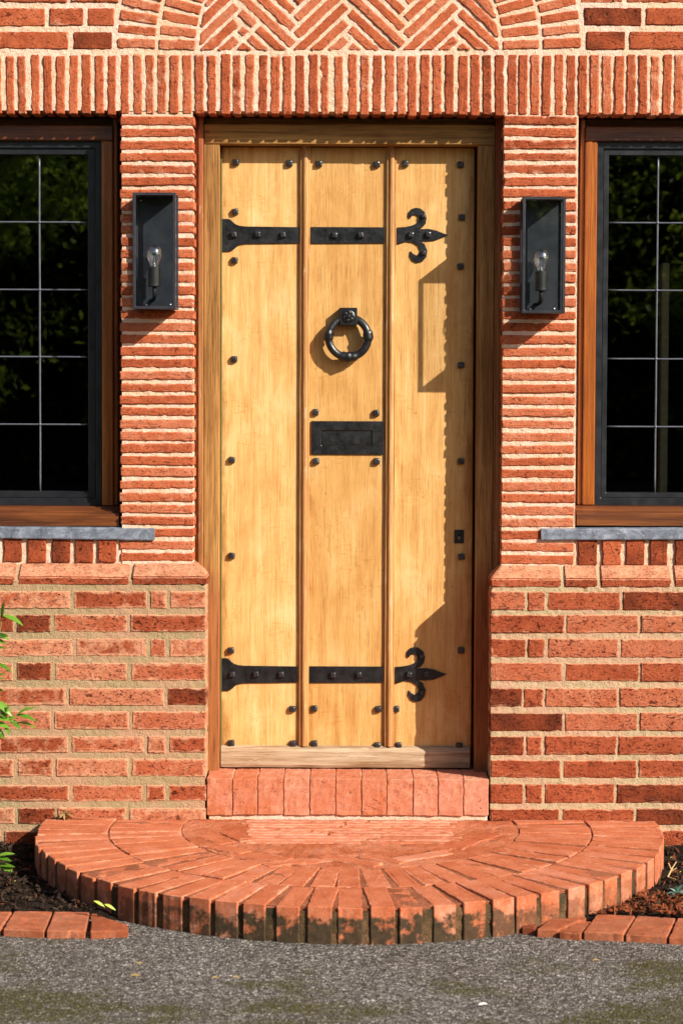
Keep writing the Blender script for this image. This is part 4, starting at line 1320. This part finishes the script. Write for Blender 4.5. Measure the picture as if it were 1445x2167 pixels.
for i in range(-1, n1 + 1):
    a = math.pi + -aw + (math.pi + 2 * aw) * (i + .5) / n1
    deg = math.degrees(a) % 360
    fr = math.exp(-((deg - 268) / 42) ** 2)
    radial(SR - .213, SR + random.uniform(-.004, .003), .0625 + random.uniform(-.003, .003), a + random.uniform(-.006, .006), .125, .62 + random.uniform(-.1, .12), .2 + 1.0 * fr, .25 + random.uniform(0, .3))
n2 = 33
for i in range(n2):
    a = math.pi - .22 + (math.pi + .44) * (i + .5) / n2
    radial(SR - .434, SR - .2185, .0650 + random.uniform(-.002, .002), a + random.uniform(-.008, .008), .06, .60 + random.uniform(-.1, .12), 0, .3 + random.uniform(0, .35), taper=.86)
# inner bay: thin tiles on edge along the wall, worn mortar and a few slanting bricks
disc('mortar_bay', SR - .438, Z_ST - .03, Z_ST - .0012, mat_mortar_step, amp=.0035, y_max=PY - .001)
for i in range(9):
    y1 = PY - .012 - i * .036
    half = min(.31, math.sqrt(max(.01, .49 ** 2 - (SY - y1) ** 2)) - .03)
    xs = [-half - random.uniform(0, .03), random.uniform(-.12, .12), half + random.uniform(0, .03)]
    for a, b in zip(xs, xs[1:]):
        q = [(SX + a + .003, y1 - .0265), (SX + b - .003, y1 - .0265), (SX + b - .003, y1), (SX + a + .003, y1)]
        brick(q, flat_z=Z_ST + .0012 + random.uniform(-.0006, .0008) - i * .0001, depth=.04, bevel=.004, jit=.0016, mat=mat_step, parent=step, tone=.84 + random.uniform(-.14, .12), rough=.4, smear=.85 - i * .04, tilt=.001, name='tile')
def slant(u, v, L, wdt, ang, tone, dz=0.0):
    p = atz(u, v, Z_ST)
    c, s = math.cos(ang), math.sin(ang)
    q = [(p.x + a * L / 2 * c - b * wdt / 2 * s, p.y + a * L / 2 * s + b * wdt / 2 * c) for a, b in ((-1, -1), (1, -1), (1, 1), (-1, 1))]
    brick(q, flat_z=Z_ST + .001 + dz, depth=.04, bevel=.004, jit=.002, mat=mat_step, parent=step, tone=tone, rough=.3, smear=.5, name='slanting_brick')
slant(893, 1812, .19, .052, R(34), .82, .002)
slant(655, 1822, .17, .055, R(24), .7); slant(742, 1822, .19, .055, R(-33), .6); slant(556, 1812, .17, .06, R(-28), .55); slant(480, 1797, .15, .055, R(-40), .6)
slant(812, 1818, .14, .05, R(-35), .62); slant(600, 1826, .12, .05, R(30), .62); slant(985, 1785, .16, .055, R(60), .45); slant(1020, 1772, .15, .055, R(55), .42); slant(948, 1790, .16, .055, R(58), .48)
slant(505, 1770, .14, .06, R(-60), .5); slant(455, 1775, .14, .06, R(-55), .55)

# =================================================================== BEDS AND EDGINGS
def bed(name, x0, x1, y0, y1, z, label):
    nx, ny = int((x1 - x0) / .014), int((y1 - y0) / .014)
    V = []
    for j in range(ny + 1):
        for i in range(nx + 1):
            x, y = x0 + (x1 - x0) * i / nx, y0 + (y1 - y0) * j / ny
            V.append((x, y, z + .012 * noise.noise(Vector((x, y, 0)) * 14) + .008 * noise.noise(Vector((x, y, 4)) * 45) - .02 * max(0, (-.85 - y) / .05 if y < -.85 else 0)))
    Fc = [(j * (nx + 1) + i, j * (nx + 1) + i + 1, (j + 1) * (nx + 1) + i + 1, (j + 1) * (nx + 1) + i) for j in range(ny) for i in range(nx)]
    o = part(name, V, Fc, mat_soil, None, loc=((x0 + x1) / 2, (y0 + y1) / 2, 0))
    tag(o, label, None, kind='structure')
XL, XR = at(U_L, 1790, 0).x, at(U_R, 1790, 0).x
bed('soil_bed', XL, SX - .45, -.90, PY + .02, 0.002, 'dark soil bed between step and left edge')
bed('soil_bed', SX + .45, XR, -.90, PY + .02, 0.004, 'dark soil bed between step and right edge')
def scatter(name, n, region, size, mat, label, z=0.008, seed=1):
    rnd = random.Random(seed)
    V, Fc = [], []
    for _ in range(n):
        x, y = region(rnd)
        if (x - SX) ** 2 + (y - SY) ** 2 < (SR + .012) ** 2: continue
        s = size * rnd.uniform(.4, 1.5)
        b = len(V)
        rot = Matrix.Rotation(rnd.uniform(0, 6.28), 3, Vector((rnd.uniform(-1, 1), rnd.uniform(-1, 1), rnd.uniform(-1, 1))).normalized())
        zz = z + .012 * noise.noise(Vector((x, y, 0)) * 14) + .008 * noise.noise(Vector((x, y, 4)) * 45)
        el = rnd.uniform(.8, 2.6)
        for p in ((el, 0, 0), (-el, 0, 0), (0, .8, 0), (0, -.8, 0), (0, 0, .5), (0, 0, -.5)):
            q = rot @ (Vector(p) * s)
            V.append(Vector((x, y, zz + s * .3)) + q)
        Fc += [tuple(b + i for i in t) for t in ((0, 2, 4), (2, 1, 4), (1, 3, 4), (3, 0, 4), (2, 0, 5), (1, 2, 5), (3, 1, 5), (0, 3, 5))]
    o = part(name, V, Fc, mat, None, loc=V[0])
    tag(o, label, kind='stuff')
scatter('soil_crumbs', 2600, lambda r_: (r_.uniform(-1.25, -.35), r_.uniform(-.86, -.06)), .006, mat_clod, 'crumbs of dark soil in the left bed', seed=3)
scatter('soil_crumbs', 2600, lambda r_: (r_.uniform(.35, 1.3), r_.uniform(-.80, -.06)), .006, mat_clod, 'crumbs of dark soil in the right bed', seed=4)
scatter('bark_mulch', 1500, lambda r_: (r_.uniform(.5, 1.4), r_.uniform(-.88, -.66)), .0062, mat_mulch, 'reddish bark mulch behind the right edging', z=.012, seed=5)
scatter('bark_mulch', 260, lambda r_: (r_.uniform(.4, 1.4), r_.uniform(-.70, -.10)), .006, mat_mulch, 'scattered bark chips on the right bed', z=.010, seed=6)
scatter('bark_mulch', 120, lambda r_: (r_.uniform(-1.3, -.4), r_.uniform(-.86, -.20)), .006, mat_mulch, 'scattered bark chips on the left bed', z=.010, seed=8)

def edging(label, quads, z=.008):
    cx = sum(q[0][0] for q in quads) / len(quads)
    P0 = atz(cx, 1950, 0)
    e = thing('brick_edging', label, 'edging', (P0.x, P0.y, 0), 'brick edgings along the flower beds')
    for q, tn, dz in quads:
        pts = [atz(q[i], q[i + 1], z + dz) for i in range(0, 8, 2)] if len(q) == 8 else None
        brick([(p.x, p.y) for p in pts], flat_z=z + dz, depth=.06, bevel=.004, jit=.0012, mat=mat_step, parent=e, tone=tn, rough=.25, smear=.25, tilt=.0008, moss=.35)
    return e
qL = [((-95, 1964, 2, 1964, 26, 1929, -70, 1929), .6, 0), ((7, 1966, 94, 1970, 111, 1929, 31, 1928), .62, 0), ((99, 1969, 181, 1970, 190, 1930, 116, 1928), .66, .002), ((191, 1971, 272, 1967, 270, 1955, 197, 1933), .38, .002), ((-200, 1962, -102, 1962, -76, 1929, -165, 1929), .6, 0)]
qR = [((1104, 1962, 1132, 1964, 1136, 1951, 1108, 1950), .15, 0), ((1136, 1966, 1180, 1967, 1240, 1940, 1160, 1945), .5, .003), ((1182, 1972, 1228, 1976, 1250, 1950, 1215, 1955), .5, 0), ((1234, 1972, 1318, 1976, 1343, 1938, 1262, 1935), .6, .004), ((1322, 1978, 1410, 1982, 1428, 1943, 1347, 1938), .62, .002), ((1414, 1983, 1505, 1986, 1515, 1946, 1433, 1942), .6, .002), ((1510, 1986, 1600, 1986, 1610, 1946, 1520, 1946), .6, 0)]
edging('row of flat red bricks edging the bed left of the step', [(q, t, d) for q, t, d in qL])
edging('row of flat red bricks edging the bed right of the step, with broken pieces', [(q, t, d) for q, t, d in qR])

# =================================================================== PLANTS AND LITTER
def leaf_mesh(L, W, curl=.25, fold=.35, mat=mat_leaf, n=6):
    V, Fc = [], []
    for i in range(n + 1):
        t = i / n
        wd = W * math.sin(math.pi * min(1, t * .94 + .03)) ** .8 * (1 - .25 * t) * .5
        x = L * t
        z = -curl * L * t * t
        V += [(x, -wd, z + wd * fold), (x, 0, z), (x, wd, z + wd * fold)]
    for i in range(n):
        a = i * 3
        Fc += [(a, a + 1, a + 4, a + 3), (a + 1, a + 2, a + 5, a + 4)]
    me = mesh('leaf', V, Fc, True)
    me.materials.append(mat)
    return me
def place_leaf(me, p, tip, roll, parent, scale=1.0, name='leaf'):
    """root at p, pointing along the vector tip"""
    o = link(name, me, p, parent)
    q = Vector(tip).to_track_quat('X', 'Z')
    o.rotation_mode = 'QUATERNION'
    from mathutils import Quaternion
    o.rotation_quaternion = q @ Quaternion((1, 0, 0), roll)
    o.scale = (scale, scale, scale)
    return o
YS = -.30
def shrub(label, base_u, base_v, twigs, lv, y=YS):
    """twigs: list of point lists in picture measures at depth y; lv: (u, v, du, dv, length, depth pointing, roll)"""
    root_p = at(base_u, base_v, y)
    t = thing('leafy_shrub', label, 'shrub', (root_p.x, y, 0.0), 'shrubs at the left edge')
    for tw in twigs:
        bm = bmesh.new()
        pts = [at(u, v, y + dy) for u, v, dy in tw]
        c = pts[0].copy()
        tube(bm, [p - c for p in pts], [max(.0012, .004 * (1 - i / len(pts))) for i in range(len(pts))], 7)
        bm_part('stem', bm, mat_stem, t, c, True)
    for u, v, du, dv, px_len, dy, roll in lv:
        p = at(u, v, y)
        L = px_len / 712.0
        me = LEAVES[random.randrange(len(LEAVES))]
        place_leaf(me, p, Vector((du, dy, -dv)).normalized(), roll, t, L / .07)
    return t
LEAVES = [leaf_mesh(.07, .029, c, f) for c, f in ((.12, .3), (.22, .4), (.05, .25), (.3, .35))]
rng = random.Random(11)
lv = [(5, 1310, 4, -38, 38, -.3, .8), (6, 1303, 44, 10, 48, -10, .3), (-6, 1345, 22, -2, 30, -16, 1.2), (-14, 1338, 36, 14, 40, -10, .2), (-12, 1352, 26, 8, 30, -8, .5), (-14, 1372, 28, -6, 30, -10, .3),
      (-18, 1404, 46, 4, 48, -12, .2), (-12, 1436, 26, -14, 30, -10, .6), (-16, 1440, 30, -8, 32, -12, .3),
      (-10, 1462, 18, -4, 26, -16, 1.2), (-6, 1484, 34, 24, 44, -14, .7), (16, 1518, 6, -36, 34, -16, .9), (36, 1514, 34, -24, 44, -8, .4), (32, 1514, 48, 2, 48, -10, .25), (-14, 1522, 40, -8, 44, -14, .5),
      (22, 1524, 26, 12, 32, -14, .4), (34, 1530, 46, 2, 46, -4, .1), (-10, 1530, 30, 2, 34, -16, .8), (12, 1532, 10, 22, 26, -14, .6), (14, 1524, 22, -14, 26, -18, 1.0), (-8, 1540, 22, 20, 30, -6, .5), (2, 1500, 14, 22, 28, -14, .9),
      (-20, 1290, 12, -26, 30, -8, .4), (-20, 1320, 20, -6, 26, -14, .7)]
lv += [(rng.uniform(-90, -22), rng.uniform(1290, 1560), rng.uniform(-30, 26), rng.uniform(-26, 22), rng.uniform(30, 48), rng.uniform(-16, 4), rng.uniform(-.8, .9)) for _ in range(46)]
tw = [[(-60, 1790, 0), (-50, 1650, 0), (-30, 1560, 0), (0, 1535, -.005), (34, 1528, -.01)], [(-50, 1650, 0), (-40, 1520, 0), (-20, 1430, 0), (-4, 1370, 0), (6, 1300, 0)], [(-50, 1650, 0), (-70, 1500, 0), (-60, 1380, 0), (-60, 1300, 0)]]
shrub('tall glossy green shrub reaching in at the left edge above the step', -60, 1790, tw, lv)
lv = [(-6, 1812, 34, -10, 40, -8, .3), (-14, 1815, 40, 0, 42, -12, .3), (-10, 1832, 46, -4, 44, -10, .25), (2, 1836, 30, 4, 34, -12, .5), (-12, 1850, 20, 18, 30, -10, .5), (-6, 1824, 14, 20, 26, -16, 1.0), (0, 1850, 44, -6, 40, 6, .2), (-10, 1842, 16, -18, 24, -14, .9), (-8, 1800, 10, 20, 26, -14, .8)]
lv += [(rng.uniform(-80, -14), rng.uniform(1800, 1870), rng.uniform(-30, 26), rng.uniform(-20, 16), rng.uniform(26, 40), rng.uniform(-14, 4), rng.uniform(-.8, .9)) for _ in range(16)]
shrub('low green shoot beneath the tall shrub, at the left edge of the soil', -30, 1880, [[(-30, 1890, 0), (-22, 1850, 0), (-8, 1820, 0), (-4, 1805, 0)]], lv, y=-.42)
# small plants of the right-hand bed
def seedling(name, label, cat, u, v, z, leaves, me_list, group=None):
    p = atz(u, v, z)
    t = thing(name, label, cat, (p.x, p.y, 0.0), group)
    bm = bmesh.new(); tube(bm, [(0, 0, -.01), (0, 0, z + .004)], .0016, 6)
    bm_part('stem', bm, mat_stem, t, (p.x, p.y, 0.0))
    for dx, dy, dz, L, roll in leaves:
        place_leaf(me_list[random.randrange(len(me_list))], p, Vector((dx, dy, dz)), roll, t, L / .07)
    return t
BL = [leaf_mesh(.07, .044, .25, .25, mat_blueleaf), leaf_mesh(.07, .040, .1, .2, mat_blueleaf)]
seedling('blue_green_plant', 'small blue-green leafy plant in the soil at the right edge', 'plant', 1432, 1890, .03,
         [(-1, -.3, .25, .032, .1), (-.6, -1, .2, .030, .2), (.3, -1, .35, .034, -.1), (1, -.4, .5, .034, .2), (.6, .4, .9, .03, 0), (-.7, .6, .5, .026, .1), (-.2, -.2, 1, .024, .4), (-1, -.9, .05, .03, .3)], BL)
GB = [leaf_mesh(.07, .012, .18, .5, mat_leaf)]
seedling('grass_blade', 'short green grass blade between step and wall at the right', 'grass', 1402, 1806, .002, [(.12, 0, 1, .048, .2), (-.1, -.1, 1, .03, .8)], GB)
# dry twig on the right bed
p = atz(1412, 1856, .012)
t = bmesh.new()
for a, b, r_ in (((0, 0, 0), (.016, .02, .022), .0026), ((.010, .012, .013), (.028, .012, .024), .0016), ((.013, .016, .017), (.006, .03, .034), .0016), ((.016, .02, .022), (.030, .036, .036), .0015), ((0, 0, 0), (.02, -.02, -.002), .002)):
    tube(t, [a, b], r_, 6)
o = bm_part('dry_twig', t, plain('twig', sl(190, 160, 110), .8), None, p)
tag(o, 'pale forked dry twig lying on the soil right of the step', 'twig')
def pebble(u, v, z, s, label):
    bm = bmesh.new(); bmesh.ops.create_icosphere(bm, subdivisions=2, radius=s)
    for q in bm.verts: q.co = Vector((q.co.x * 1.25, q.co.y, q.co.z * .75)) * (1 + .18 * noise.noise(q.co * 90))
    o = bm_part('pebble', bm, mat_pebble, None, atz(u, v, z + s * .6), True)
    tag(o, label, 'pebble')
pebble(1368, 1899, .012, .0036, 'tiny white pebble on the soil beside the right side of the step')
pebble(1211, 1977, -.010, .0062, 'white pebble on the asphalt beside the broken right edging')
# fallen leaves
DL, LL, BLf = leaf_mesh(.07, .03, .3, .6, mat_dryleaf), leaf_mesh(.07, .022, .35, .4, mat_limeleaf), leaf_mesh(.07, .034, .4, .9, mat_brownleaf)
def litter(u, v, z, L, ang, me, label, tilt=.25, roll=.3):
    p = atz(u, v, z)
    o = place_leaf(me, p + Vector((0, 0, .003)), Vector((math.cos(ang), math.sin(ang), tilt)), roll, None, L / .07, 'fallen_leaf')
    tag(o, label, 'leaf', 'fallen leaves')
litter(288, 2042, -.012, .019, .2, DL, 'pale yellow fallen leaf on the asphalt nearest the left edging')
litter(275, 2069, -.012, .028, .1, DL, 'longer dry leaf on the asphalt just below the pale yellow one')
litter(448, 2073, -.012, .020, .3, DL, 'small dry leaf on the asphalt, left of a close pair')
litter(492, 2072, -.012, .020, .4, DL, 'small dry leaf on the asphalt, right of a close pair')
litter(1252, 2036, -.012, .022, .2, DL, 'pale scrap of leaf on the asphalt below the right edging')
PW = leaf_mesh(.07, .034, .2, .5, mat_pebble)
litter(1012, 2130, -.012, .022, .2, PW, 'white petal on the asphalt near the bottom of the picture')
litter(199, 1909, .052, .034, -.25, LL, 'curled lime green leaf against the shaded left face of the step', -.25, .5)
litter(222, 1916, .046, .032, -.35, LL, 'orange-tipped lime leaf touching the curled one on the step face', -.2, .6)
litter(663, 1733, Z_ST, .016, .4, BLf, 'tiny brown leaf at the foot of the brick threshold', .6, .8)
litter(1417, 1817, .012, .012, .3, LL, 'tiny lime leaf on the soil right of the step, nearest the wall', .3)
litter(1437, 1848, .012, .012, .9, LL, 'tiny lime leaf on the soil beside the dry twig', .3)
litter(30, 1868, .012, .012, .9, LL, 'tiny green leaf on the shaded soil left of the step', .3)
# dried flower head against the wall
p = at(140, 1724, PY - .016)
df = thing('dried_flower', 'dried cream flower head resting against the wall above the step', 'flower', (p.x, p.y, p.z - .012))
FM = leaf_mesh(.07, .05, .3, .4, mat_dryleaf)
for k in range(7):
    a = k * .9
    place_leaf(FM, p, Vector((math.cos(a), -.5, math.sin(a) * .8 + .2)), .3 * k, df, .024 / .07, 'petal')

# =================================================================== GARDEN BEHIND THE VIEWER (seen in the panes)
def tree(x, y, h, spread, seed, label, n=2600):
    r_ = random.Random(seed)
    t = thing('garden_tree', label, 'tree', (x, y, 0), 'garden trees reflected in the windows')
    bm = bmesh.new()
    tube(bm, [(0, 0, 0), (.1, .05, h * .25), (.05, -.1, h * .5), (.15, 0, h * .8)], [h * .022, h * .018, h * .012, h * .005], 9)
    tips = []
    for k in range(11):
        z0 = h * r_.uniform(.22, .75); a = r_.uniform(0, 6.28); L = spread * r_.uniform(.6, 1.05) * (1.1 - z0 / h * .6)
        p1 = Vector((L * .5 * math.cos(a), L * .5 * math.sin(a), z0 + L * .28)); p2 = Vector((L * math.cos(a), L * math.sin(a), z0 + L * .35))
        tube(bm, [(0.05, 0, z0), p1, p2], [h * .008, h * .005, h * .002], 6)
        tips += [p1, p2]
    bm_part('trunk', bm, mat_bark, t, (x, y, 0), True)
    V, Fc = [], []
    cl = [p + Vector((r_.gauss(0, .5), r_.gauss(0, .5), r_.gauss(0, .4))) for p in tips for _ in range(3)]
    for _ in range(26):
        a = r_.uniform(0, 6.28); zz = r_.uniform(.06, 1.0)
        q = spread * math.sqrt(r_.random()) * (1.0 - .5 * zz)
        cl.append(Vector((q * math.cos(a), q * math.sin(a), h * zz)))
    for _ in range(n):
        c = r_.choice(cl)
        p = c + Vector((r_.gauss(0, .30), r_.gauss(0, .30), r_.gauss(0, .16)))
        if p.z < .1: continue
        s = r_.uniform(.03, .075)
        q = Matrix.Rotation(r_.uniform(0, 6.28), 3, Vector((r_.uniform(-1, 1), r_.uniform(-1, 1), r_.uniform(-.4, 1))).normalized())
        b = len(V)
        V += [p + q @ Vector(k) * s for k in ((-1, 0, 0), (0, -.45, .1), (1, 0, 0), (0, .45, .1))]
        Fc.append((b, b + 1, b + 2, b + 3))
    part('crown', [v + Vector((x, y, 0)) for v in V], Fc, mat_treeleaf, t, loc=(x, y, h * .5))
for i, (x, y, h, s, lb) in enumerate(((-4.6, -15.5, 7.5, 2.4, 'leafy green tree behind the viewer, mirrored in the left window'), (4.4, -16.5, 7.8, 2.4, 'leafy green tree behind the viewer, mirrored in the right window'),
        (-8.5, -18, 9, 3.0, 'tall tree behind the viewer, left of the mirrored pair'), (0.2, -19, 9, 3.0, 'tall tree behind the viewer, between the mirrored pair'), (8.8, -18.5, 8.5, 3.0, 'tall tree behind the viewer, right of the mirrored pair'))):
    tree(x, y, h, s, 40 + i, lb, 13000)
def hedge():
    r_ = random.Random(5)
    V, Fc = [], []
    for _ in range(24000):
        p = Vector((r_.uniform(-14, 14), -21 + r_.gauss(0, .45), r_.uniform(0, 1) ** .9 * 6.6))
        s = r_.uniform(.05, .10)
        q = Matrix.Rotation(r_.uniform(0, 6.28), 3, Vector((r_.uniform(-1, 1), r_.uniform(-1, 1), r_.uniform(-.4, 1))).normalized())
        b = len(V)
        V += [p + q @ Vector(k) * s for k in ((-1, 0, 0), (0, -.5, .1), (1, 0, 0), (0, .5, .1))]
        Fc.append((b, b + 1, b + 2, b + 3))
    hd = thing('garden_hedge', 'long dark hedge behind the trees, mirrored in the windows', 'hedge', (0, -21, 0))
    part('foliage', V, Fc, mat_treeleaf, hd, loc=(0, -21, 1.6))
    box('hedge_core', -14, 14, -21.4, -20.9, 0, 6.0, mat_soil, hd, .05)
hedge()
